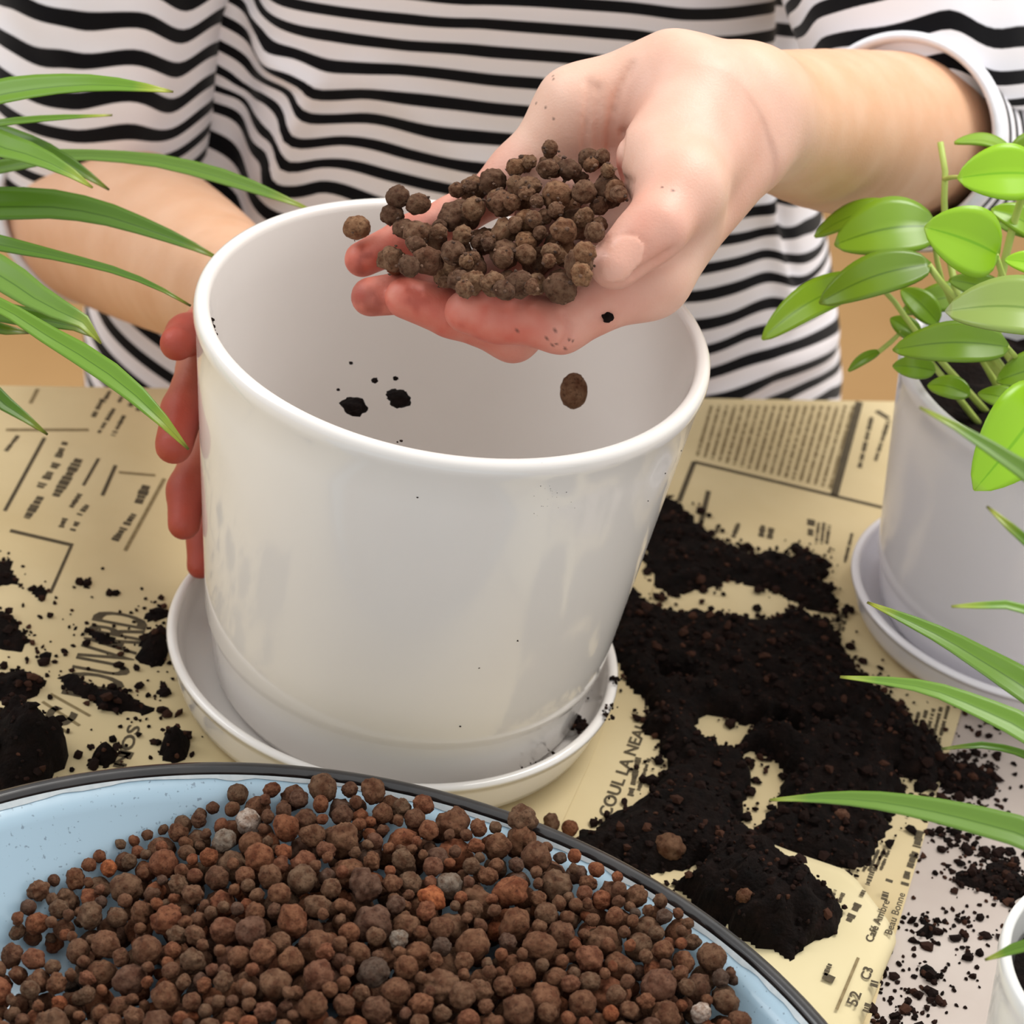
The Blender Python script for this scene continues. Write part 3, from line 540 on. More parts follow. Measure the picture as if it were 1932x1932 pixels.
# ------------------------------------------------------------------ blue enamel basin with clay pellets
BC = np.array([-.0075, -.336, 0]); BR, BZ = .2095, .0555
def bowl_in(r):                       # inner surface height above the table
    return np.where(r < .150, .0052, .0052 + (np.clip(r - .150, 0, 1) / (BR - .005 - .150)) ** 1.5 * (BZ - .0065))
basin = empty('enamel_basin', BC)
ri_ = np.linspace(.0, BR - .005, 34); prof = [(0, .0005), (.146, .0005), (.152, .0012)] + [(r + .0016, float(bowl_in(r)) - .0018) for r in np.linspace(.156, BR - .006, 12)]
prof += [(BR - .002, BZ - .004), (BR - .0035, BZ - .003)] + [(r, float(bowl_in(r))) for r in ri_[::-1]]
add('bowl', mesh('bowl', *lathe(prof, 160)), M_ENAMEL, basin)
a_ = np.linspace(0, 2 * math.pi, 181)[:-1]; n_ = 12; V = []; F = []
for i, a in enumerate(a_):
    for j in range(n_):
        b = 2 * math.pi * j / n_; r = BR - .0022 + .0030 * math.cos(b); V.append((r * math.cos(a), r * math.sin(a), BZ - .0015 + .0026 * math.sin(b)))
F = [[i * n_ + j, ((i + 1) % 180) * n_ + j, ((i + 1) % 180) * n_ + (j + 1) % n_, i * n_ + (j + 1) % n_] for i in range(180) for j in range(n_)]
add('rim', mesh('basin_rim', V, F), M_RIM, basin)['label'] = 'black enamel rim'
V = []; m_ = 5
for i in range(360):
    a = i * math.pi / 180
    for j in range(m_):
        lo = .0003 + .0014 * (.5 + .5 * float(vnoise(np.array([i * .45, .5, .1])))) ; r = BR - .0053 - lo * j / (m_ - 1); V.append((r * math.cos(a), r * math.sin(a), float(bowl_in(np.array(r))) + .00035))
F = [[i * m_ + j, ((i + 1) % 360) * m_ + j, ((i + 1) % 360) * m_ + j + 1, i * m_ + j + 1] for i in range(360) for j in range(m_ - 1)]
add('chipped_edge', mesh('chipped_edge', V, F), M_CHIP, basin)['label'] = 'chipped white enamel band'
tag(basin, 'round light blue enamel basin with black rim holding clay pellets', 'basin')

PV, PF = ico(3)
def pellet_mesh(i, sq=(1, 1, 1), amp=.07, fq=2.2):
    d = 1 + amp * fbm(PV * fq + i * 7.7, 3) + .045 * fbm(PV * 5.5 + i, 2)
    if i % 4 == 1: d = np.minimum(d, .78 / np.maximum(PV @ np.array([.6, .5, .62]), .05))      # a broken face
    return mesh('clay_pellet', PV * d[:, None] * np.array(sq), PF)
rs = np.random.default_rng(4); PM = []
for i in range(20): PM.append(pellet_mesh(i, (1, rs.uniform(.76, 1), rs.uniform(.72, 1)), rs.uniform(.07, .20), rs.uniform(1.4, 2.6)))
for m in PM: m.materials.append(M_CLAY)
PMH = [m.copy() for m in PM]
for m in PMH: m.materials.clear(); m.materials.append(M_CLAYH)
NLOW = len(ico(2)[0]); PFL = ico(2)[1]; PVERT = []      # the coarser ball is the first vertices of the finer one
for m in PM:
    v = np.zeros(len(m.vertices) * 3); m.vertices.foreach_get('co', v); PVERT.append(v.reshape(-1, 3)[:NLOW])
def rotm(rng):
    q = rng.normal(size=4); q /= np.linalg.norm(q); a, b, c, d = q
    return np.array([[1 - 2 * (c * c + d * d), 2 * (b * c - a * d), 2 * (b * d + a * c)], [2 * (b * c + a * d), 1 - 2 * (b * b + d * d), 2 * (c * d - a * b)], [2 * (b * d - a * c), 2 * (c * d + a * b), 1 - 2 * (b * b + c * c)]])
def put_pellet(c, r, rng, hand=False, me=None, mat=None):
    i = int(rng.integers(len(PM))); m = me or (PMH if hand else PM)[i]
    if mat is not None: m = m.copy(); m.materials.clear(); m.materials.append(mat)
    o = bpy.data.objects.new('clay_pellet', m); COL.objects.link(o); R = rotm(rng)
    o.matrix_world = Matrix([list(R[k] * r) + [c[k]] for k in range(3)] + [[0, 0, 0, 1]]); return o
def visible(C, Rr, q=3):
    """how many frame pixels of each sphere the camera sees, nearer ones hiding farther ones"""
    n = int(1932 / q) + 1; buf = np.full((n, n), -1, int); pj = proj(C)
    for i in np.argsort(-pj[:, 2]):
        x, y, z = pj[i]; r = Rr[i] * FPX / z / q; x /= q; y /= q
        x0, x1, y0, y1 = int(max(0, x - r)), int(min(n, x + r + 2)), int(max(0, y - r)), int(min(n, y + r + 2))
        if x1 <= x0 or y1 <= y0: continue
        yy, xx = np.mgrid[y0:y1, x0:x1]; mk = (xx - x) ** 2 + (yy - y) ** 2 < r * r; buf[y0:y1, x0:x1][mk] = i
    return np.bincount(buf[buf >= 0], minlength=len(C)) * q * q
rng = np.random.default_rng(21)
BPOLY = [(250, 1545), (300, 1475), (400, 1468), (560, 1478), (650, 1520), (760, 1545), (985, 1568), (1100, 1640), (1205, 1700), (1250, 1765), (1320, 1800), (1350, 1880), (1380, 2080), (700, 2150), (60, 2080), (-140, 1960), (-120, 1790), (10, 1765), (60, 1700), (110, 1630)]
hole = [((70, 1862), 42), ((215, 1880), 34), ((20, 1850), 30), ((245, 1900), 22), ((110, 1905), 20), ((-60, 1870), 60)]
NB = 3200; CC = np.zeros((NB, 3)); CRr = np.zeros(NB); nb = 0
def polyz(p, z): return None
bq = np.array([T(x, y, .028)[:2] for x, y in BPOLY]); lo, hi = bq.min(0), bq.max(0)
hq = [(T(x, y, .008)[:2], r / 4900) for (x, y), r in hole]
def in_poly(p, q):
    ins = np.zeros(len(p), bool)
    for a, b in zip(q, np.roll(q, -1, 0)):
        ins ^= ((a[1] > p[:, 1]) != (b[1] > p[:, 1])) & (p[:, 0] < (b[0] - a[0]) * (p[:, 1] - a[1]) / (b[1] - a[1] + 1e-12) + a[0])
    return ins
def rest(p, r):                       # where a ball dropped at p comes to rest
    rho = np.linalg.norm(p - BC[:2]); sl = (float(bowl_in(rho + .002)) - float(bowl_in(rho))) / .002
    z = float(bowl_in(rho)) + r * math.sqrt(1 + sl * sl)
    if nb:
        d2 = ((CC[:nb, :2] - p) ** 2).sum(1); rr = CRr[:nb] + r; k = d2 < rr * rr
        if k.any(): z = max(z, (CC[:nb, 2][k] + np.sqrt(rr[k] ** 2 - d2[k])).max())
    return z
cen = T(720, 1760, .02)[:2]; tries = 0
while nb < NB and tries < 20000:
    tries += 1
    r = float(np.clip(rng.normal(.0044, .0013), .0022, .0078))
    c_ = rng.uniform(lo, hi, (9, 2)); c_ = c_[in_poly(c_, bq)]
    c_ = np.array([q for q in c_ if all(np.linalg.norm((q - h) ) > hr for h, hr in hq) and np.linalg.norm(q - BC[:2]) < BR - .012])
    if len(c_) == 0: continue
    best = None
    for q in c_[:4]:
        z = rest(q, r); cap = .034 + .026 * sm(T(60, 1800)[0], T(620, 1740)[0], q[0]) ; 
        e = np.linalg.norm((q - cen) / [.17, .12]); cap -= .020 * max(0, e - .62)
        if z < cap and (best is None or z < best[1]): best = (q, z)
    if best is None: continue
    CC[nb, :2] = best[0]; CC[nb, 2] = best[1]; CRr[nb] = r; nb += 1
CC, CRr = CC[:nb], CRr[:nb]
vis = visible(CC, CRr); order = np.argsort(-vis); keep = set(order[:205].tolist())
# a few that stand out: nearest pellet to a given sight line takes the odd colour
pj = proj(CC); odd = {}
for (x, y), key in {(490, 1560): 'w', (415, 1552): 'g', (755, 1790): 'g2', (1312, 1903): 'w2', (820, 1702): 'o', (190, 1640): 'o2', (855, 1665): 'g3'}.items():
    d = np.hypot(pj[:, 0] - x, pj[:, 1] - y) - vis * .004
    d[list(odd.keys())] = 1e9; d[[i for i in range(nb) if i not in keep]] = 1e9; odd[int(d.argmin())] = key
GB = 'clay pellets heaped in the blue basin'; LB = 'brown baked clay pellet in the heap in the blue basin'
OL = {'w': ('small whitish clay pellet near the far rim of the blue basin', M_CLAYW), 'g': ('large rough grey clay pellet near the far rim of the blue basin', M_CLAYG), 'g2': ('round speckled grey pellet in the middle of the basin heap', M_CLAYG),
      'w2': ('whitish round pellet at the right-hand edge of the basin heap', M_CLAYW), 'o': ('big orange clay pellet on top of the basin heap', M_CLAYO), 'o2': ('orange clay pellet at the left edge of the basin heap', M_CLAYO), 'g3': ('grey flattened pellet beside the big orange one in the basin', M_CLAYG)}
rest_v, rest_f, nn_ = [], [], 0
for i in range(nb):
    if i in keep:
        if i in odd: lab, mt = OL[odd[i]]; o = put_pellet(CC[i], CRr[i], rng, False, None, mt); tag(o, lab, 'clay pellet', GB)
        else:
            o = put_pellet(CC[i], CRr[i], rng); x_, y_ = pj[i, 0], pj[i, 1]
            zn = 'along the far edge of the basin heap' if y_ < 1600 else 'at the right-hand slope of the basin heap' if x_ > 1080 else 'at the left-hand edge of the basin heap' if x_ < 260 else 'on top of the basin heap' if y_ < 1780 else 'at the near side of the basin heap'
            tag(o, ('big ' if CRr[i] > .0058 else 'small ' if CRr[i] < .0046 else '') + 'brown clay pellet ' + zn, 'clay pellet', GB)
    else:
        k = int(rng.integers(len(PVERT))); v = PVERT[k] @ rotm(rng).T * CRr[i] + CC[i]; rest_v.append(v); rest_f.append(np.array(PFL) + nn_); nn_ += len(v)
o = add('small_clay_pellets', mesh('small_clay_pellets', np.concatenate(rest_v), np.concatenate(rest_f)), M_CLAYS)
tag(o, 'mass of smaller brown clay pellets filling the blue basin', 'clay pellets', None, 'stuff')
q = T(987, 1546, BZ + .0052); o = put_pellet(q, .0053, rng); tag(o, 'dark brown clay pellet balanced on the black basin rim', 'clay pellet', 'loose clay pellets around the table')
for (x, y), r, lab in [((1302, 1530), .0048, 'tan clay pellet lying in the soil right of the saucer'), ((1352, 1572), .0043, 'round tan pellet in the soil nearest the basin rim'), ((1262, 1600), .0068, 'big dull brown pellet half buried in soil by the basin'), ((1588, 1540), .0034, 'small brown pellet in the soil under the long green leaf'), ((1405, 1690), .0036, 'brown pellet on top of the dark soil mound'), ((1040, 1552), .0038, 'dark pellet on newspaper just beyond the basin rim'), ((1075, 1562), .0034, 'second dark pellet on newspaper beyond the basin rim, nearer the soil'), ((1275, 1570), .0052, 'reddish pellet in soil between the tan and the dull brown ones')]:
    zz = .004 if y != 1690 else .016
    if y == 1552 or y == 1562: zz = r
    o = put_pellet(T(x, y, zz), r, rng); tag(o, lab, 'clay pellet', 'loose clay pellets around the table')

# ------------------------------------------------------------------ person: signed-distance body, one surface
def smin(a, b, k):
    h = np.maximum(k - np.abs(a - b), 0) / k; return np.minimum(a, b) - h * h * k * .25
def cone_d(p, a, b, ra, rb):          # capsule with two radii
    ab = b - a; t = np.clip(((p - a) @ ab) / (ab @ ab), 0, 1); return np.linalg.norm(p - a - t[..., None] * ab, axis=-1) - (ra + (rb - ra) * t)
def ell_d(p, c, R, s):                # ellipsoid, R rows = axes
    q = (p - c) @ np.asarray(R).T / s; n = np.linalg.norm(q, axis=-1); g = np.linalg.norm(q / s, axis=-1); return n * (n - 1) / np.maximum(g, 1e-9)
class Grid:
    def __init__(s, lo, hi, h):
        s.lo = np.asarray(lo, float); s.h = h; s.n = np.ceil((np.asarray(hi) - s.lo) / h).astype(int) + 1
        s.ax = [s.lo[i] + h * np.arange(s.n[i]) for i in range(3)]; s.d = s.new()
    def new(s): return np.full(s.n, .08, np.float32)
    def win(s, lo, hi):
        a = np.clip(np.floor((lo - s.lo) / s.h).astype(int), 0, s.n); b = np.clip(np.ceil((hi - s.lo) / s.h).astype(int) + 1, 0, s.n)
        return tuple(slice(x, y) for x, y in zip(a, b))
    def pts(s, w):
        return np.stack(np.meshgrid(*[s.ax[i][w[i]] for i in range(3)], indexing='ij'), -1)
    def put(s, D, prim, k, sub=False):
        if prim[0] == 'c': a, b, ra, rb = prim[1:]; lo = np.minimum(a, b) - max(ra, rb); hi = np.maximum(a, b) + max(ra, rb)
        else: c, R, sz = prim[1:]; lo, hi = c - max(sz), c + max(sz)
        w = s.win(lo - k - .004, hi + k + .004)
        if any(q.stop <= q.start for q in w): return
        p = s.pts(w); d = cone_d(p, *prim[1:]) if prim[0] == 'c' else ell_d(p, *prim[1:])
        D[w] = -smin(-D[w], d, k) if sub else smin(D[w], d, k)
    def surf(s, D):
        """surface nets"""
        S = D < 0; n = s.n; c = [S[i:n[0] - 1 + i, j:n[1] - 1 + j, k:n[2] - 1 + k] for i in (0, 1) for j in (0, 1) for k in (0, 1)]
        cnt = sum(q.astype(np.int8) for q in c); act = (cnt > 0) & (cnt < 8); I = np.argwhere(act); idx = np.full(act.shape, -1); idx[act] = np.arange(len(I))
        off = np.array([(i, j, k) for i in (0, 1) for j in (0, 1) for k in (0, 1)]); val = np.stack([D[I[:, 0] + o[0], I[:, 1] + o[1], I[:, 2] + o[2]] for o in off], 1).astype(float)
        acc = np.zeros((len(I), 3)); m = np.zeros(len(I))
        for a in range(8):
            for b in range(a + 1, 8):
                if np.abs(off[a] - off[b]).sum() != 1: continue
                va, vb = val[:, a], val[:, b]; x = (va < 0) != (vb < 0); t = np.where(x, va / np.where(x, va - vb, 1), 0)[:, None]
                acc += np.where(x[:, None], off[a] + t * (off[b] - off[a]), 0); m += x
        V = s.lo + s.h * (I + acc / m[:, None]); Q = []
        for ax in range(3):
            o = [0, 0, 0]; o[ax] = 1; b, cx = (ax + 1) % 3, (ax + 2) % 3
            A = S[tuple(slice(0, n[q] - o[q]) for q in range(3))]; B = S[tuple(slice(o[q], n[q]) for q in range(3))]; E_ = np.argwhere(A != B)
            E_ = E_[(E_[:, b] > 0) & (E_[:, cx] > 0) & (E_[:, b] < n[b] - 1) & (E_[:, cx] < n[cx] - 1)]
            ins = A[E_[:, 0], E_[:, 1], E_[:, 2]]; q = []
            for db, dc in ((1, 1), (0, 1), (0, 0), (1, 0)):
                e = E_.copy(); e[:, b] -= db; e[:, cx] -= dc; q.append(idx[e[:, 0], e[:, 1], e[:, 2]])
            q = np.stack(q, 1); q[~ins] = q[~ins][:, ::-1]; Q.append(q)
        return V, np.concatenate(Q)
    def sample(s, D, p):
        q = np.clip((np.asarray(p) - s.lo) / s.h, 0, s.n - 1.001); i = q.astype(int); f = q - i; r = 0
        for dx in (0, 1):
            for dy in (0, 1):
                for dz in (0, 1):
                    r = r + D[i[..., 0] + dx, i[..., 1] + dy, i[..., 2] + dz] * (f[..., 0] if dx else 1 - f[..., 0]) * (f[..., 1] if dy else 1 - f[..., 1]) * (f[..., 2] if dz else 1 - f[..., 2])
        return r
def PP(*l): return [P(*q) for q in l]
def chain(grid, pts, rad, k=.004):
    D = grid.new()
    for a, b, ra, rb in zip(pts[:-1], pts[1:], rad[:-1], rad[1:]): grid.put(D, ('c', a, b, ra, rb), k)
    return D
def basis(ax, up):
    ax = ax / np.linalg.norm(ax); up = up - ax * (up @ ax); up /= np.linalg.norm(up); return np.stack([ax, up, np.cross(ax, up)])

# ---- her left arm and open hand (right in the picture), palm up with pellets
W1, E1 = P(1392, 212, 1.045), P(1735, 258, 1.235)
MC = dict(i=P(1222, 530, .992), m=P(1140, 470, 1.010), r=P(1055, 400, 1.024), l=P(985, 330, 1.034))
FI = [MC['i'], P(1058, 614, .986), P(938, 600, .984), P(880, 588, .984)]
FM = [MC['m'], P(968, 632, 1.006), P(850, 590, 1.000), P(766, 562, .996)]
FR_ = [MC['r'], P(925, 520, 1.022), P(800, 548, 1.012), P(700, 560, 1.006)]
FL = [MC['l'], P(850, 415, 1.030), P(762, 452, 1.024), P(684, 489, 1.020)]
TH = [P(1340, 255, 1.022), P(1283, 355, .982), P(1238, 428, .965), P(1158, 500, .960)]
GA = Grid(np.min([*FI, *FM, *FR_, *FL, *TH, W1, E1], 0) - .05, np.max([*FI, *FM, *FR_, *FL, *TH, W1, E1], 0) + .055, .00125)
Dp = GA.new()
back = FW * 1.0                        # away from the viewer: the back of the hand
arm = [W1, P(1470, 228, 1.088), P(1580, 248, 1.148), E1]
_s = spline(np.c_[np.array(arm), [.0232, .0285, .0350, .0385]], 16)
for a, b in zip(_s[:-1], _s[1:]): GA.put(Dp, ('c', a[:3], b[:3], a[3], b[3]), .0015)
GA.put(Dp, ('c', W1, P(1350, 200, 1.035), .0240, .022), .02)
for kx, ra, rb in (('i', .0155, .0120), ('m', .0150, .0118), ('r', .0145, .0112), ('l', .0140, .0105)):
    st = W1 + (MC[kx] - W1) * .18 + (MC['l'] - MC['i']) * {'i': -.16, 'm': -.05, 'r': .06, 'l': .17}[kx]
    GA.put(Dp, ('c', st + back * .003, MC[kx] + back * .004, ra, rb), .014)
pa_ = basis(MC['l'] - P(1370, 150, 1.03), FW)
GA.put(Dp, ('c', P(1265, 128, 1.026), P(1090, 205, 1.030), .0150, .0145), .016)      # little-finger side of the palm
GA.put(Dp, ('c', P(1090, 205, 1.030), P(1000, 318, 1.034), .0145, .0105), .012)
GA.put(Dp, ('c', P(1320, 185, 1.016), P(1245, 300, .996), .0175, .0165), .014)       # ball of the thumb
GA.put(Dp, ('c', TH[0], TH[1], .0185, .0145), .012)
GA.put(Dp, ('c', P(1290, 420, .996), P(1240, 505, .992), .0130, .0125), .012)
fingers = []
for pts, rad in ((FI, (.0112, .0096, .0084, .0070)), (FM, (.0110, .0094, .0083, .0068)), (FR_, (.0102, .0088, .0077, .0064)), (FL, (.0095, .0080, .0070, .0058))):
    D = chain(GA, pts, rad, .005)
    u = pts[3] - pts[2]; GA.put(D, ('c', pts[2] + u * .55, pts[3] + u * .02, rad[3] * 1.04, rad[3] * .98), .004)   # rounded pad
    GA.put(D, ('c', pts[1] * .45 + pts[2] * .55 + np.array([0, 0, .0022]), pts[2] * .75 + pts[1] * .25 + np.array([0, 0, .0022]), rad[2] * .85, rad[2] * .8), .005)
    fingers.append(D)
Dt = chain(GA, TH[1:], (.0135, .0108, .0074), .007); u = TH[3] - TH[2]
GA.put(Dt, ('c', TH[2] + u * .45, TH[3] - u * .06, .0098, .0086), .006)
DA = smin(Dp, Dt, .012)
for D in fingers: DA = np.minimum(DA, smin(Dp, D, .011))
DA_all = smin(DA, np.minimum.reduce(fingers), .0008)
def ray_hit(G, D, x, y, d0=.90, d1=1.3):
    t = np.arange(d0, d1, .0006); v = G.sample(D, CPOS + ray(x, y) * t[:, None]); i = np.argmax(v < 0); return CPOS + ray(x, y) * t[i] if v[i] < 0 else None
def crease(G, D, px, r, k=.0022):
    q = [ray_hit(G, D, *c) for c in spline(np.array(px, float) @ np.eye(2, 3), 14)[:, :2]]; q = [c for c in q if c is not None]
    for a, b in zip(q[:-1], q[1:]): G.put(D, ('c', a, b, r, r), k, True)
crease(GA, DA_all, [(1192, 120), (1165, 180), (1152, 240), (1150, 290)], .0008)
crease(GA, DA_all, [(1112, 150), (1108, 220), (1104, 285)], .0006)
crease(GA, DA_all, [(1128, 160), (1126, 230), (1128, 280)], .0004)
crease(GA, DA_all, [(1175, 250), (1168, 330), (1195, 345)], .0010)
crease(GA, DA_all, [(1060, 590), (1072, 625), (1062, 655)], .0005)
crease(GA, DA_all, [(1270, 470), (1225, 500), (1190, 522)], .0006)
VA, QA = GA.surf(DA_all)

# ---- her right arm and hand (left in the picture), holding the pot from behind
W2, E2 = P(470, 570, 1.165), P(176, 404, 1.35)
MK = [P(428, 625, 1.110), P(432, 720, 1.112), P(440, 810, 1.112), P(450, 895, 1.110)]
G2 = [[MK[0], P(392, 612, 1.085), P(352, 632, 1.058), P(334, 648, 1.042)], [MK[1], P(378, 690, 1.082), P(345, 775, 1.062), P(328, 840, 1.045)],
      [MK[2], P(384, 850, 1.080), P(352, 925, 1.060), P(347, 988, 1.047)], [MK[3], P(402, 960, 1.083), P(385, 1018, 1.070), P(378, 1066, 1.060)]]
def clear(p, r):                      # move a joint back until it no longer cuts the pot wall
    for _ in range(90):
        if math.hypot(p[0] - PX, p[1]) > pot_r(p[2]) + r + .0022 or p[2] > POT_H + r: break
        d_ = p - CPOS; p = p + d_ / np.linalg.norm(d_) * .001
    return p
MK = [clear(q, .013) for q in MK]; W2 = clear(W2, .026)
G2 = [[clear(q, r) for q, r in zip(pts, (.0115, .0095, .0085, .0070))] for pts in G2]
TB = [clear(P(*q), .012) for q in ((480, 600, 1.15), (560, 560, 1.14), (610, 500, 1.135))]
GB_ = Grid(np.min([*sum(G2, []), W2, E2], 0) - .055, np.max([*sum(G2, []), W2, E2], 0) + .055, .00150)
Dq = GB_.new(); arm2 = [W2, P(395, 522, 1.215), P(290, 462, 1.285), E2]
_s = spline(np.c_[np.array(arm2), [.0245, .0318, .0395, .0445]], 16)
for a, b in zip(_s[:-1], _s[1:]): GB_.put(Dq, ('c', a[:3], b[:3], a[3], b[3]), .0015)
for q, r in zip(MK, (.0125, .0125, .012, .011)): GB_.put(Dq, ('c', W2 + (q - W2) * .15, q, .014, r), .016)
GB_.put(Dq, ('c', TB[0], TB[1], .013, .010), .008); GB_.put(Dq, ('c', TB[1], TB[2], .010, .008), .004)
f2 = []
for pts, rad in zip(G2, ((.0100, .0085, .0078, .0068), (.0100, .0088, .0082, .0074), (.0095, .0082, .0076, .0066), (.0085, .0072, .0066, .0058))): f2.append(chain(GB_, pts, rad, .004))
DB = Dq.copy()
for D in f2: DB = np.minimum(DB, smin(Dq, D, .010))
DB = smin(DB, np.minimum.reduce(f2), .0008)
VB, QB = GB_.surf(DB)

# ---- torso, upper arms, neck and head, coarser
TO = P(962, 745, 1.385) + EY * .10; TO[2] = 0.0
TA = EA * .8; TX = np.array([math.cos(TA), math.sin(TA), 0]); TY = np.array([-math.sin(TA), math.cos(TA), 0])
def tp(x, y, z): return TO + TX * (x - .10 * z) + TY * y + np.array([0, 0, z])
SL, SR = tp(.165, .03, .345), tp(-.165, .03, .345)
GC = Grid(np.min([E1, E2, tp(-.25, -.16, -.22), tp(.25, .16, -.22)], 0) - .06, np.max([E1, E2, tp(.25, .16, .74), tp(-.25, .2, .74)], 0) + .06, .006)
DC = GC.new(); TR = np.stack([TX, TY, [0, 0, 1.]])
for c, sz in ((tp(0, .03, -.10), (.150, .08, .13)), (tp(0, .02, .06), (.120, .070, .15)), (tp(0, .02, .22), (.120, .070, .15)), (tp(0, .03, .335), (.13, .055, .05))): GC.put(DC, ('e', c, TR, np.array(sz)), .03)
for S, E_, in ((SL, E1), (SR, E2)): GC.put(DC, ('c', S * .85 + E_ * .15 , S * .5 + E_ * .5, .036, .040), .02); GC.put(DC, ('c', S * .5 + E_ * .5, E_, .043, .038), .02)
GC.put(DC, ('c', E1, arm[2], .0365, .033), .006); GC.put(DC, ('c', E2, arm2[2], .040, .0365), .006)
GC.put(DC, ('c', tp(0, .035, .36), tp(0, .01, .47), .055, .050), .03)
HC = tp(0, -.01, .575); GC.put(DC, ('e', HC + [0, 0, .03], TR, np.array((.074, .092, .092))), .02); GC.put(DC, ('e', HC + TY * -.03 - [0, 0, .045], TR, np.array((.055, .058, .066))), .03)
GC.put(DC, ('c', HC - TY * .085 + [0, 0, .005], HC - TY * .104 - [0, 0, .03], .007, .012), .012)
for s_ in (-1, 1):
    GC.put(DC, ('e', HC + TX * s_ * .076 + TY * .005, TR, np.array((.010, .02, .032))), .008); GC.put(DC, ('e', HC + TX * s_ * .032 - TY * .098 + [0, 0, .008], TR, np.array((.016, .012, .010))), .010, True)
GC.put(DC, ('c', HC - TY * .098 + TX * .02 - [0, 0, .058], HC - TY * .098 - TX * .02 - [0, 0, .058], .006, .006), .006)
VC, QC = GC.surf(DC)
body = np.concatenate([VA, VB, VC]); bf = np.concatenate([QA, QB + len(VA), QC + len(VA) + len(VB)])
for _ in range(2):                     # light smoothing of the whole surface
    acc = np.zeros_like(body); n = np.zeros(len(body))
    for a in range(4):
        for b in (1, 3): np.add.at(acc, bf[:, a], body[bf[:, (a + b) % 4]]); np.add.at(n, bf[:, a], 1)
    body = np.where(n[:, None] > 0, body * .5 + .5 * acc / np.maximum(n, 1)[:, None], body)
# colour of the skin: redness at fingertips and palm, soil smudges, darkened gripping fingers, nails
tone = np.zeros((len(body), 4), np.float32)
def dist_chain(p, pts): return np.min([cone_d(p, a, b, 0, 0) for a, b in zip(pts[:-1], pts[1:])], 0)
vA = body[:len(VA)]; red = np.zeros(len(vA)); dirt = np.zeros(len(vA)); nail = np.zeros(len(vA))
nA = fbm(vA * 140, 3)
for pts in (FI, FM, FR_, FL):
    dd = dist_chain(vA, pts); along = np.clip(((vA - pts[0]) @ (pts[3] - pts[0])) / ((pts[3] - pts[0]) @ (pts[3] - pts[0])), 0, 1); red = np.maximum(red, sm(.02, .009, dd) * (.46 + .46 * sm(.2, .95, along)))
    dirt = np.maximum(dirt, sm(.015, .006, np.linalg.norm(vA - pts[3], axis=1)) * (.35 if pts is FL else .25) + .0)
dirt = np.maximum(dirt * sm(.1, .7, nA), sm(.011, .004, np.linalg.norm(vA - FR_[3], axis=1)) * .75 * sm(-.4, .5, nA + .2))
red = np.maximum(red, .40 * sm(.03, .01, dist_chain(vA, TH)) * sm(.05, .0, np.linalg.norm(vA - TH[3], axis=1) - .02)); red = np.maximum(red, .30 * sm(.07, .02, np.linalg.norm(vA - (MC['m'] + W1) / 2, axis=1)))
red = np.maximum(red, .75 * sm(.013, .004, np.linalg.norm(vA - P(1172, 325, 1.0), axis=1)))
dots = (fbm(vA * 800, 1) > .80) & (fbm(vA * 50 + 5, 2) > .45); dirt = np.maximum(dirt, .8 * dots * sm(.10, .08, np.linalg.norm(vA - MC['m'], axis=1)))
nb_ = basis(-RT * .56 - UP * .83, VIEW * .80 + RT * .55 - UP * .15); nc = P(1172, 488, .953) ; q = (vA - nc) @ nb_.T
nail = sm(1.12, .98, np.sqrt((q[:, 0] / .0088) ** 2 + (q[:, 2] / .0052) ** 2)) * (q[:, 1] > -.007)
# press the nail plate in a little so that it has an edge
tone[:len(vA), 0] = np.clip(red * (.92 + .14 * nA), 0, 1); tone[:len(vA), 1] = np.clip(dirt, 0, 1); tone[:len(vA), 2] = nail; tone[:len(vA), 3] = sm(.125, .085, np.linalg.norm(vA - MC['m'], axis=1))
body[:len(vA)] += (nb_[1] * .0007) * (sm(.3, .6, nail) - .6 * ((nail > .02) & (nail < .3)))[:, None]
vB = body[len(VA):len(VA) + len(VB)]; red = np.zeros(len(vB)); dirt = np.zeros(len(vB)); nB = fbm(vB * 140, 3)
for pts in G2:
    dd = dist_chain(vB, pts); along = np.clip(((vB - pts[0]) @ (pts[3] - pts[0])) / ((pts[3] - pts[0]) @ (pts[3] - pts[0])), 0, 1); red = np.maximum(red, sm(.02, .008, dd) * (.45 + .55 * sm(.1, .9, along)))
    dirt = np.maximum(dirt, sm(.014, .004, np.linalg.norm(vB - pts[3], axis=1)) * .3 * sm(-.2, .8, nB))
tone[len(VA):len(VA) + len(VB), 0] = np.clip(red, 0, 1); tone[len(VA):len(VA) + len(VB), 1] = np.maximum(dirt, .26 * red * (1 + .3 * nB))  # besides the smudges, gripping fingers are darkened all over, following their redness
vC = body[len(VA) + len(VB):]; tone[len(VA) + len(VB):, 0] = .6 * sm(.03, .012, np.linalg.norm(vC - (HC - TY * .1 - [0, 0, .058]), axis=1))
person = empty('person', tp(0, 0, -.75)); PL = np.array(person.location)
me = mesh('body', body - PL, bf); ca = me.color_attributes.new('tone', 'FLOAT_COLOR', 'POINT'); ca.data.foreach_set('color', tone.ravel())
add('body', me, M_SKIN, person); tag(person, 'person in a striped top holding the pot and pouring clay pellets by hand', 'person')

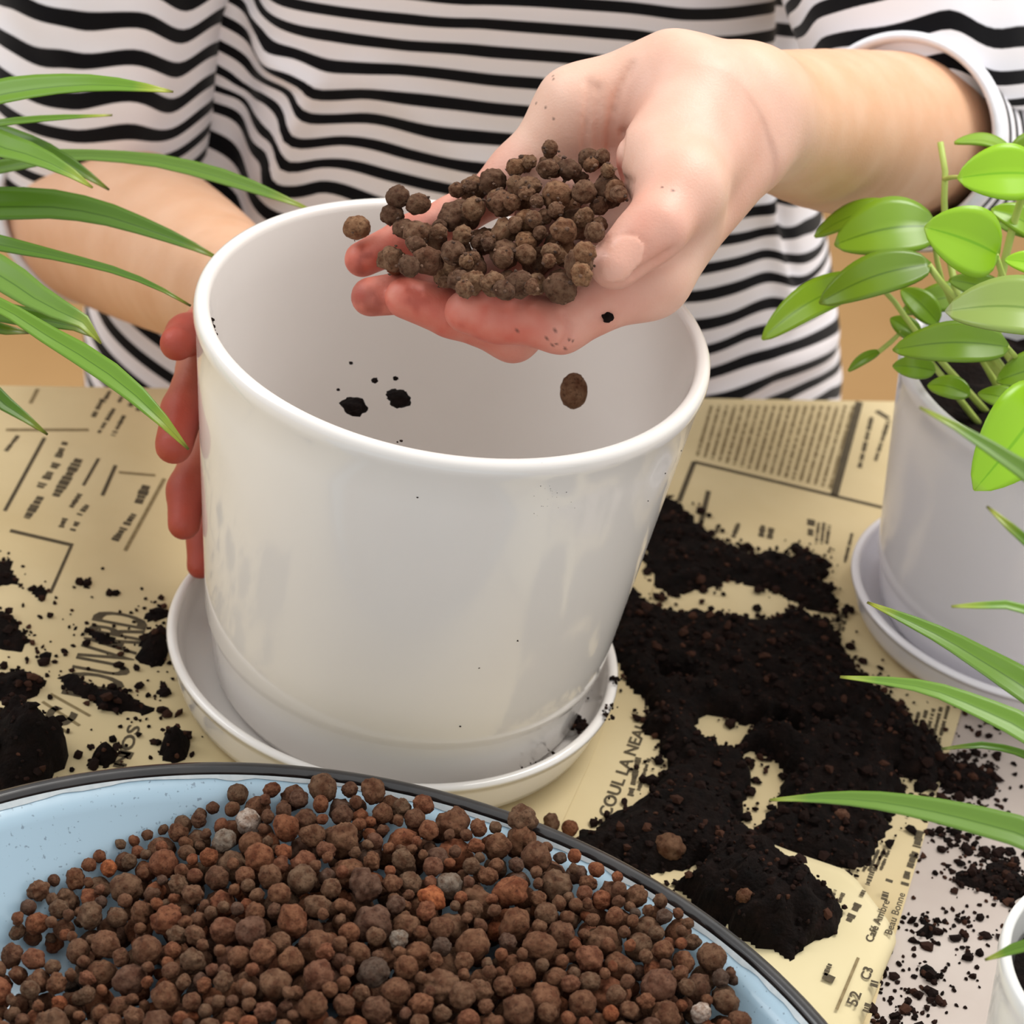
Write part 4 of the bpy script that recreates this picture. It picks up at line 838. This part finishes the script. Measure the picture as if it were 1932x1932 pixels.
# ------------------------------------------------------------------ clothing
ZK = np.array([-.17, -.06, 0, .06, .12, .19, .25, .30, .345, .385, .42])
AK = np.array([.220, .217, .205, .186, .174, .162, .155, .157, .158, .115, .072]); BK = np.array([.118, .116, .112, .106, .106, .116, .118, .108, .090, .075, .060])
def tor_ab(z): return np.interp(z, ZK, AK), np.interp(z, ZK, BK)
def t_local(p): q = np.asarray(p) - TO; z = q[..., 2]; return q @ TX + .10 * z, q @ TY - .012, z
def tor_in(p):
    x, y, z = t_local(p); a, b = tor_ab(z); return (np.abs(x) / a) ** 2.3 + (np.abs(y) / b) ** 2.3 - 1
def tor_hit(x, y):
    t = np.arange(1.12, 1.75, .002); v = tor_in(CPOS + ray(x, y) * t[:, None]); i = int(np.argmax(v < 0)) if (v < 0).any() else int(np.argmin(v)); X, Y, Z = t_local(CPOS + ray(x, y) * t[i]); return np.array([X, Z])
ST = {-1: [(881, 0), (1078, 5), (1285, 26), (1440, 18), (1533, 3)], 0: [(519, 0), (560, 8), (640, 20), (767, 34), (900, 42), (1026, 52), (1181, 65), (1388, 78), (1481, 67)], 1: [(451, 0), (485, 28), (519, 44), (560, 57), (622, 67), (767, 85), (930, 98), (1103, 111)],
      2: [(446, 36), (477, 65), (493, 83), (552, 100), (617, 122), (760, 131), (819, 137), (1036, 160)], 3: [(451, 103), (480, 122), (557, 143), (583, 160), (604, 173), (689, 173), (760, 182), (871, 199), (995, 210)],
      4: [(425, 129), (446, 150), (539, 171), (563, 195), (591, 220), (689, 220), (760, 233), (871, 254), (958, 264)], 5: [(400, 155), (415, 173), (480, 189), (534, 220), (552, 260), (638, 264), (760, 287), (819, 300), (922, 316)],
      6: [(415, 199), (493, 254), (525, 267), (540, 305), (596, 308), (663, 313), (760, 335), (850, 357), (1341, 401), (1423, 395)], 7: [(425, 250), (470, 285), (505, 300), (515, 345), (600, 352), (715, 383), (1307, 456), (1428, 438), (1455, 424), (1478, 447), (1516, 431)],
      8: [(1280, 511), (1387, 493), (1460, 477), (1489, 490), (1553, 465)], 9: [(1273, 559), (1364, 545), (1473, 522), (1503, 531), (1557, 493)], 10: [(1314, 611), (1387, 593), (1478, 568)], 11: [(1337, 657), (1409, 629), (1446, 618)],
      12: [(1339, 702), (1432, 668), (1537, 636)], 13: [(1368, 743), (1455, 704), (1555, 673)], 14: [(1478, 748), (1578, 702)], 15: [(1569, 743), (1594, 734)]}
# stripes traced to points on the cloth, then interpolated over it (thin plate)
SX = np.array([tor_hit(*q) for k_ in ST for q in ST[k_]]); SP = np.array([k_ + .78 for k_ in ST for q in ST[k_]], float)
SX = np.vstack([SX, [[-.12, .02], [-.12, -.06], [.15, -.08], [0, -.08], [0, .42], [-.1, .42], [.1, .42]]]); PER = .0192
_za = np.polyfit(SX[:len(SP), 1], SP, 1); SP = np.r_[SP, [_za[0] * q[1] + _za[1] for q in SX[len(SP):]]]
def tps(r2): return np.where(r2 > 0, r2 * np.log(np.maximum(r2, 1e-12)), 0)
_n = len(SX); _K = tps(((SX[:, None] - SX[None]) ** 2).sum(-1)) + np.eye(_n) * 2e-6; _A = np.zeros((_n + 3, _n + 3)); _A[:_n, :_n] = _K; _A[:_n, _n] = 1; _A[:_n, _n + 1:] = SX; _A[_n:, :_n] = _A[:_n, _n:].T
_w = np.linalg.solve(_A, np.r_[SP, 0, 0, 0])
def phase(q): return tps(((q[:, None] - SX[None]) ** 2).sum(-1)) @ _w[:_n] + _w[_n] + q @ _w[_n + 1:]
def polyd(q, pts):
    pts = np.array([tor_hit(*c) for c in pts]); return np.min([seg_d(q, a, b) for a, b in zip(pts[:-1], pts[1:])], 0)
nz_, nphi = 150, 260; Z = np.linspace(-.16, .42, nz_); ph = np.linspace(0, 2 * np.pi, nphi, endpoint=False); V = []
for z in Z:
    a, b = tor_ab(z); c, s = np.cos(ph), np.sin(ph); e = 2 / 2.3
    V.append(np.stack([np.sign(c) * np.abs(c) ** e * a, np.sign(s) * np.abs(s) ** e * b + .012, np.full(nphi, z)], -1))
V = np.array(V).reshape(-1, 3); q = V[:, [0, 2]]; nrm = np.stack([V[:, 0] / .16 ** 2, (V[:, 1] - .012) / .11 ** 2], 1); nrm /= np.linalg.norm(nrm, axis=1, keepdims=True); fr_ = V[:, 1] < .03
disp = .0015 * fbm(V * [14, 14, 9], 3)
disp += fr_ * (.0065 * np.exp(-(polyd(q, [(455, 40), (470, 95), (590, 160), (572, 205), (545, 250), (532, 300), (515, 350)]) / .007) ** 2) - .014 * np.exp(-(polyd(q, [(430, -20), (440, 60), (425, 160), (405, 250), (405, 380)]) / .013) ** 2)
               + .006 * np.exp(-(polyd(q, [(1445, 390), (1465, 455), (1478, 520), (1492, 580)]) / .006) ** 2) - .006 * np.exp(-(polyd(q, [(1470, 390), (1480, 455), (1495, 520)]) / .006) ** 2) - .010 * np.exp(-(polyd(q, [(1500, -10), (1500, 60), (1490, 110)]) / .010) ** 2)
               + .003 * np.exp(-(polyd(q, [(700, 150), (800, 230), (900, 330)]) / .012) ** 2) + .004 * np.exp(-(polyd(q, [(1360, 760), (1450, 690), (1570, 640)]) / .01) ** 2))
V[:, :2] += nrm * disp[:, None]; ph_ = phase(q)
W_ = np.array([tp(*v) for v in V]) - PL
F = [[i * nphi + j, i * nphi + (j + 1) % nphi, (i + 1) * nphi + (j + 1) % nphi, (i + 1) * nphi + j] for i in range(nz_ - 1) for j in range(nphi)]
me = mesh('shirt', W_, F); at = me.attributes.new('stripe', 'FLOAT', 'POINT'); at.data.foreach_set('value', ph_.astype(np.float32)); shirt = add('striped_top', me, M_SHIRT, person)
md = shirt.modifiers.new('cloth', 'SOLIDIFY'); md.thickness = .0012; md.offset = -1
def sleeve(path, rad, wr, seed, per=.0138, ph0=0.):
    c = spline(np.c_[np.array(path), np.array(rad)[:, None]], 110); r = c[:, 3]; c = c[:, :3]; t, N, B = frames(c); n = 96; a = np.linspace(0, 2 * np.pi, n, endpoint=False); s = np.r_[0, np.cumsum(np.linalg.norm(np.diff(c, axis=0), axis=1))]
    S_, A_ = np.meshgrid(s, a, indexing='ij'); k = np.linspace(0, 1, 110)[:, None]; wv = vnoise(np.stack([S_ * 46 + 1.5 * np.sin(A_ + seed), 1.6 * np.cos(A_), 1.6 * np.sin(A_) + seed], -1)); wv2 = vnoise(np.stack([S_ * 18, 2.2 * np.cos(A_), 2.2 * np.sin(A_) + seed + 9], -1))
    f = np.sin(np.pi * np.clip(k * 1.02, 0, 1)) ** .5; R_ = r[:, None] + wr * f * (wv + .8 * wv2)
    v = c[:, None] + R_[..., None] * (np.cos(A_)[..., None] * N[:, None] + np.sin(A_)[..., None] * B[:, None]); phs = S_ / per + ph0 + .55 * f * (wv2 + .5 * wv)
    F = [[i * n + j, i * n + (j + 1) % n, (i + 1) * n + (j + 1) % n, (i + 1) * n + j] for i in range(109) for j in range(n)]
    me = mesh('sleeve', v.reshape(-1, 3) - PL, F); at = me.attributes.new('stripe', 'FLOAT', 'POINT'); at.data.foreach_set('value', phs.ravel().astype(np.float32)); o = add('sleeve', me, M_SHIRT, shirt); md = o.modifiers.new('cloth', 'SOLIDIFY'); md.thickness = .0014; md.offset = -1
    # folded hem
    e = c[-1]; V, F = [], []; m = 12
    for j in range(n):
        d = math.cos(a[j]) * N[-1] + math.sin(a[j]) * B[-1]
        for i in range(m): b = 2 * math.pi * i / m; V.append(e + d * (R_[-1, j] + .0006 + .0030 * math.cos(b)) + t[-1] * (.0100 * math.sin(b) - .003))
    F = [[j * m + i, ((j + 1) % n) * m + i, ((j + 1) % n) * m + (i + 1) % m, j * m + (i + 1) % m] for j in range(n) for i in range(m)]
    add('cuff', mesh('cuff', np.array(V) - PL, F), M_CUFF, o); return o
sleeve([SL - TX * .085 + TY * .0 + np.array([0, 0, .012]), SL - TX * .01 + np.array([0, 0, .012]), SL * .62 + E1 * .38 + TX * .012, SL * .25 + E1 * .75 + TX * .016, P(1752, 252, 1.262), P(1700, 256, 1.205)], [.042, .056, .066, .064, .054, .0438], .0042, 3., .0106)
sleeve([SR + TX * .085 + np.array([0, 0, .012]), SR + TX * .01 + np.array([0, 0, .012]), SR * .62 + E2 * .38 - TX * .002, SR * .27 + E2 * .73 - TX * .004, P(180, 350, 1.372), P(190, 378, 1.338)], [.042, .055, .062, .060, .055, .0500], .0042, 8.)
# jeans and shoes below the table, and the chair
def limb(name, pts, rad, mat): add(name, mesh(name, *tube(spline(np.array([tp(*q) for q in pts]) - PL, 24), np.interp(np.linspace(0, 1, 24), np.linspace(0, 1, len(rad)), rad), 20)), mat, person)
mbj = MB()
for s_ in (-1, 1):
    mbj.put(*tube(spline(np.array([tp(s_ * .05, .05, -.17), tp(s_ * .09, .0, -.20), tp(s_ * .11, -.22, -.205), tp(s_ * .12, -.40, -.235), tp(s_ * .12, -.42, -.33), tp(s_ * .12, -.40, -.55), tp(s_ * .12, -.39, -.68)]) - PL, 40), np.interp(np.linspace(0, 1, 40), [0, .2, .5, .65, 1], [.10, .092, .075, .064, .05]), 20))
v, f = lathe([(0, -.10), (.12, -.08), (.16, 0), (.15, .08), (0, .09)], 32); mbj.put(np.array([tp(x, y * .75 + .03, z - .17) for x, y, z in v]) - PL, f)
add('jeans', mbj.mesh('jeans'), M_DENIM, person)
for s_ in (-1, 1):
    v = PV * np.array([.042, .125, .038]); v[:, 2] = np.maximum(v[:, 2], -.030); add('shoe', mesh('shoe', np.array([tp(s_ * .12 + x, -.43 + y, -.719 + z) for x, y, z in v]) - PL, PF), M_CHIP, person)
v = PV * np.array([.086, .104, .108]); v = v[:, :]; hv = HC + (v @ TR) + TY * .018 + [0, 0, .035]; hp = (hv - HC) @ TR.T; hv = hv + (TY * .04) * sm(-.02, -.09, hp[:, 1])[:, None] * sm(.06, .0, hp[:, 2])[:, None]
add('hair', mesh('hair', hv - PL, PF), M_HAIR, person)
ch = empty('wooden_chair', tp(0, .08, -.75)); CL = np.array(ch.location)
add('seat', (lambda m: m.mesh('seat', False))(MB().put(*box(tp(0, .05, -.325) - CL, (.21, .21, .013), TR.T))), M_WOOD, ch)
for sx in (-1, 1):
    for y0 in (-.13, .24):
        add('leg', mesh('leg', *tube([tp(sx * .18, y0, -.75) - CL, tp(sx * .18, y0, -.338) - CL], [.016, .02], 12)), M_WOOD, ch)
    add('back_post', mesh('back_post', *tube([tp(sx * .135, .24, -.312) - CL, tp(sx * .135, .27, .0) - CL, tp(sx * .135, .30, .13) - CL], [.017, .015, .013], 12)), M_WOOD, ch)
for zz in (-.10, .00, .10): add('back_rail', (lambda m: m.mesh('back_rail', False))(MB().put(*box(tp(0, .265 + .12 * max(0, zz), zz) - CL, (.132, .008, .028), TR.T))), M_WOOD, ch)
tag(ch, 'plain wooden chair behind the table under the person', 'chair')

# ------------------------------------------------------------------ pellets in the open hand
HP = [(938, 318), (968, 302), (1000, 292), (1040, 270), (1075, 294), (1110, 288), (1146, 284), (1158, 330), (1180, 368), (1150, 405), (1120, 462), (1112, 520), (1100, 566), (1040, 566), (980, 566), (930, 556), (875, 560), (840, 552), (815, 522), (765, 516), (722, 505), (716, 490), (735, 466), (738, 430), (775, 402), (838, 380), (855, 350), (905, 336)]
hp2 = np.array(HP, float); NH = 420; HC_, HR = np.zeros((NH, 3)), np.zeros(NH); nh = 0; rng = np.random.default_rng(5)
pre = [(750, 371, 1.008, 24), (739, 405, 1.008, 21), (789, 385, 1.006, 24), (673, 429, 1.012, 27), (762, 432, 1.004, 23)]
def hit_t(x, y, r):
    t = np.arange(.915, 1.070, .0010); pp = CPOS + ray(x, y) * t[:, None]; bad = GA.sample(DA_all, pp) < r * .93
    if nh: bad |= (np.linalg.norm(pp[:, None] - HC_[None, :nh], axis=2) < (HR[:nh] + r) * .97).any(1)
    return t[int(np.argmax(bad))] if bad.any() and not bad[0] else None
for x, y, d, rp in pre: HC_[nh] = P(x, y, d); HR[nh] = rp * d / FPX; nh += 1
tries = 0
cand = np.stack([rng.uniform(720, 1195, 9000), rng.uniform(262, 582, 9000)], 1); cand = cand[in_poly(cand, hp2)]
ced = np.min([seg_d(cand, a, b) for a, b in zip(hp2, np.roll(hp2, -1, 0))], 0); cb = np.zeros(len(cand))
_t = np.arange(.915, 1.075, .0014)
for i in range(len(cand)):            # depth of the bare hand along each sight line
    v = GA.sample(DA_all, CPOS + ray(*cand[i]) * _t[:, None]) < .004; cb[i] = _t[int(np.argmax(v))] if v.any() else 1.006
while nh < NH and tries < 1500:
    tries += 1; best = None; r0 = float(np.clip(rng.normal(.0048, .0010), .0028, .0068))
    for i in rng.integers(0, len(cand), 6):   # drop it where it comes to lie deepest
        x, y = cand[i]; ed = min(ced[i], 90.); r = r0
        if ed < r * 2800: continue
        t = hit_t(x, y, r)
        if t is None: continue
        cap = .012 + .018 * sm(0, 70, ed) + .008 * sm(380, 540, y); h_ = (cb[i] - t) - cap
        if h_ < 0 and (best is None or h_ < best[0]): best = (h_, CPOS + ray(x, y) * t, r)
    if best is not None: HC_[nh] = best[1]; HR[nh] = best[2]; nh += 1
tries = 0
while nh < NH and tries < 900:
    tries += 1; best = None; r0 = float(rng.uniform(.0026, .0038))
    for i in rng.integers(0, len(cand), 6):
        x, y = cand[i]
        if ced[i] < r0 * 2300: continue
        t = hit_t(x, y, r0)
        if t is None: continue
        h_ = (cb[i] - t) - (.010 + .016 * sm(0, 80, min(ced[i], 90.)) + .006 * sm(380, 540, y))
        if h_ < 0 and (best is None or h_ < best[0]): best = (h_, CPOS + ray(x, y) * t, r0)
    if best is not None: HC_[nh] = best[1]; HR[nh] = best[2]; nh += 1
HC_, HR = HC_[:nh], HR[:nh]; vis = visible(HC_, HR); GH = 'clay pellets in the open hand'; LH = 'brown clay pellet piled in the open hand'
okeep = set(np.argsort(-vis)[:105].tolist()) | set(range(5)); rv, rf, nn_ = [], [], 0
LP = ['brown pellet on the little finger, topmost of three at the fingertip end', 'brown pellet under the topmost one beside the little finger', 'dark brown pellet on the little finger right of the topmost one', 'dark twin pellet at the very tip of the little finger', 'brown pellet leaning on the little finger below the other three']
def hz(x, y): return 'at the top of the handful by the palm' if y < 370 else 'beside the thumb in the handful' if x > 1060 else 'lying along the index finger in the handful' if y > 505 else 'towards the fingertips in the handful' if x < 860 else 'in the middle of the handful'
for i in range(nh):
    if i in okeep: tag(put_pellet(HC_[i], HR[i], rng, True), LP[i] if i < 5 else ('big ' if HR[i] > .0048 else 'small ' if HR[i] < .0036 else '') + 'dusty clay pellet ' + hz(*proj(HC_[i])[:2]), 'clay pellet', GH)
    elif vis[i] > 0 or i % 2:
        k = int(rng.integers(len(PVERT))); v = PVERT[k] @ rotm(rng).T * HR[i] + HC_[i]; rv.append(v); rf.append(np.array(PFL) + nn_); nn_ += len(v)
o = add('small_clay_pellets', mesh('small_hand_pellets', np.concatenate(rv), np.concatenate(rf)), M_CLAYS); tag(o, 'smaller clay pellets filling the gaps of the handful', 'clay pellets', None, 'stuff')
mb = MB(); n = 0
while n < 420:
    j = int(rng.integers(nh)); d = rng.normal(size=3) ; d /= np.linalg.norm(d)
    if d @ FW > 0: d = -d
    w_ = 2.2 if 880 < proj(HC_[j])[0] < 1080 and proj(HC_[j])[1] < 400 else 1
    if rng.random() > w_ / 2.2: continue
    crumb(mb, HC_[j] + d * HR[j] * .97, rng.uniform(.0003, .0010), rng); n += 1
o = add('soil_crumbs', mb.mesh('hand_crumbs', False), M_CRUMBH); tag(o, 'crumbs of dark soil among the pellets in the hand', 'soil', None, 'stuff')
# things in the air and stuck on surfaces
q = P(1082, 738, 1.045); o = put_pellet(q, .0066, rng, True, pellet_mesh(40, (.82, .82, 1.08), .10, 1.6)); o.data.materials.append(M_CLAYH); o.matrix_world = Matrix([list(c) + [p_] for c, p_ in zip(np.stack([RT, FW, UP], 1) * .0066, q)] + [[0, 0, 0, 1]])
tag(o, 'pear-shaped brown pellet falling into the empty white pot', 'clay pellet', 'things falling into the pot')
def lump(x, y, d, r, lab, cat='soil crumb', grp='things falling into the pot', sq=(1, .9, .8), seed=1):
    v, f = ico(2); v = v * (1 + .30 * fbm(v * 2.3 + seed * 5, 3)[:, None]) * np.array(sq) * r
    o = add('soil_crumb', mesh('soil_crumb', v, f), M_SOIL, None, P(x, y, d) if d else None); tag(o, lab, cat, grp); return o
lump(668, 765, 1.05, .0046, 'ragged dark soil crumb falling in the pot, the left one', seed=2, sq=(1, .9, .75)); lump(752, 752, 1.05, .0048, 'ragged dark soil crumb falling in the pot, right of the other', seed=3, sq=(1, .9, .62))
for (x, y), r in (((707, 718), .0013), ((746, 714), .0011), ((662, 685), .0008), ((638, 735), .0007)): lump(x, y, 1.05, r, 'tiny speck of soil falling inside the white pot', seed=int(x))
h = ray_hit(GA, DA_all, 1146, 598); o = lump(1146, 598, 1, .0024, 'dark soil crumb stuck to the hand below the thumb', grp='soil stuck on things', seed=6); o.location = h
mb = MB(); rim_o = np.array([PX, 0, POT_H])
def pot_hit(x, y):
    t = np.arange(.85, 1.1, .0004); p_ = CPOS + ray(x, y) * t[:, None]; rho = np.hypot(p_[:, 0] - PX, p_[:, 1]); k = (rho < pot_r(p_[:, 2])) & (p_[:, 2] < POT_H); return p_[int(np.argmax(k))]
for _ in range(46): crumb(mb, pot_hit(rng.normal(1042, 15), rng.normal(935, 26)), rng.uniform(.0001, .00024), rng)
for x, y, r in ((788, 938, .0004), (740, 940, .0003), (976, 1208, .0006), (1255, 893, .0004), (868, 1370, .0004), (904, 1260, .0004), (757, 832, .0006), (750, 834, .0004), (1222, 945, .0004), (1285, 850, .0004)): crumb(mb, pot_hit(x, y), r, rng)
for i in range(30): a = math.pi + .35 - rng.uniform(0, .14); r_ = POT_RI - .0006; crumb(mb, np.array([PX + r_ * math.cos(a), r_ * math.sin(a), POT_H - rng.uniform(.004, .010)]), rng.uniform(.0004, .0011), rng)
o = add('soil_specks', mb.mesh('soil_specks', False), M_CRUMB); tag(o, 'tiny dark soil specks stuck to the large white pot', 'soil', None, 'stuff')
mb = MB()
for (x, y, z, n, sp, r) in ((1090, 1368, .012, 30, .003, .0016), (1160, 1284, .0255, 14, .0016, .0012), (1152, 1335, .0255, 12, .0016, .0009), (1148, 1352, .0255, 10, .0014, .0010), (1128, 1300, .010, 30, .003, .0011), (1040, 1425, .0125, 26, .004, .0008), (1000, 1440, .0125, 16, .004, .0006)):
    c = T(x, y, z)
    for _ in range(n): crumb(mb, c + np.array([rng.normal(0, sp), rng.normal(0, sp), rng.uniform(-.0005, .0012)]), rng.uniform(.4, 1) * r, rng)
o = add('soil_crumbs', mb.mesh('saucer_crumbs', False), M_CRUMB); tag(o, 'crumbs of dark soil in and on the rim of the saucer', 'soil', None, 'stuff')
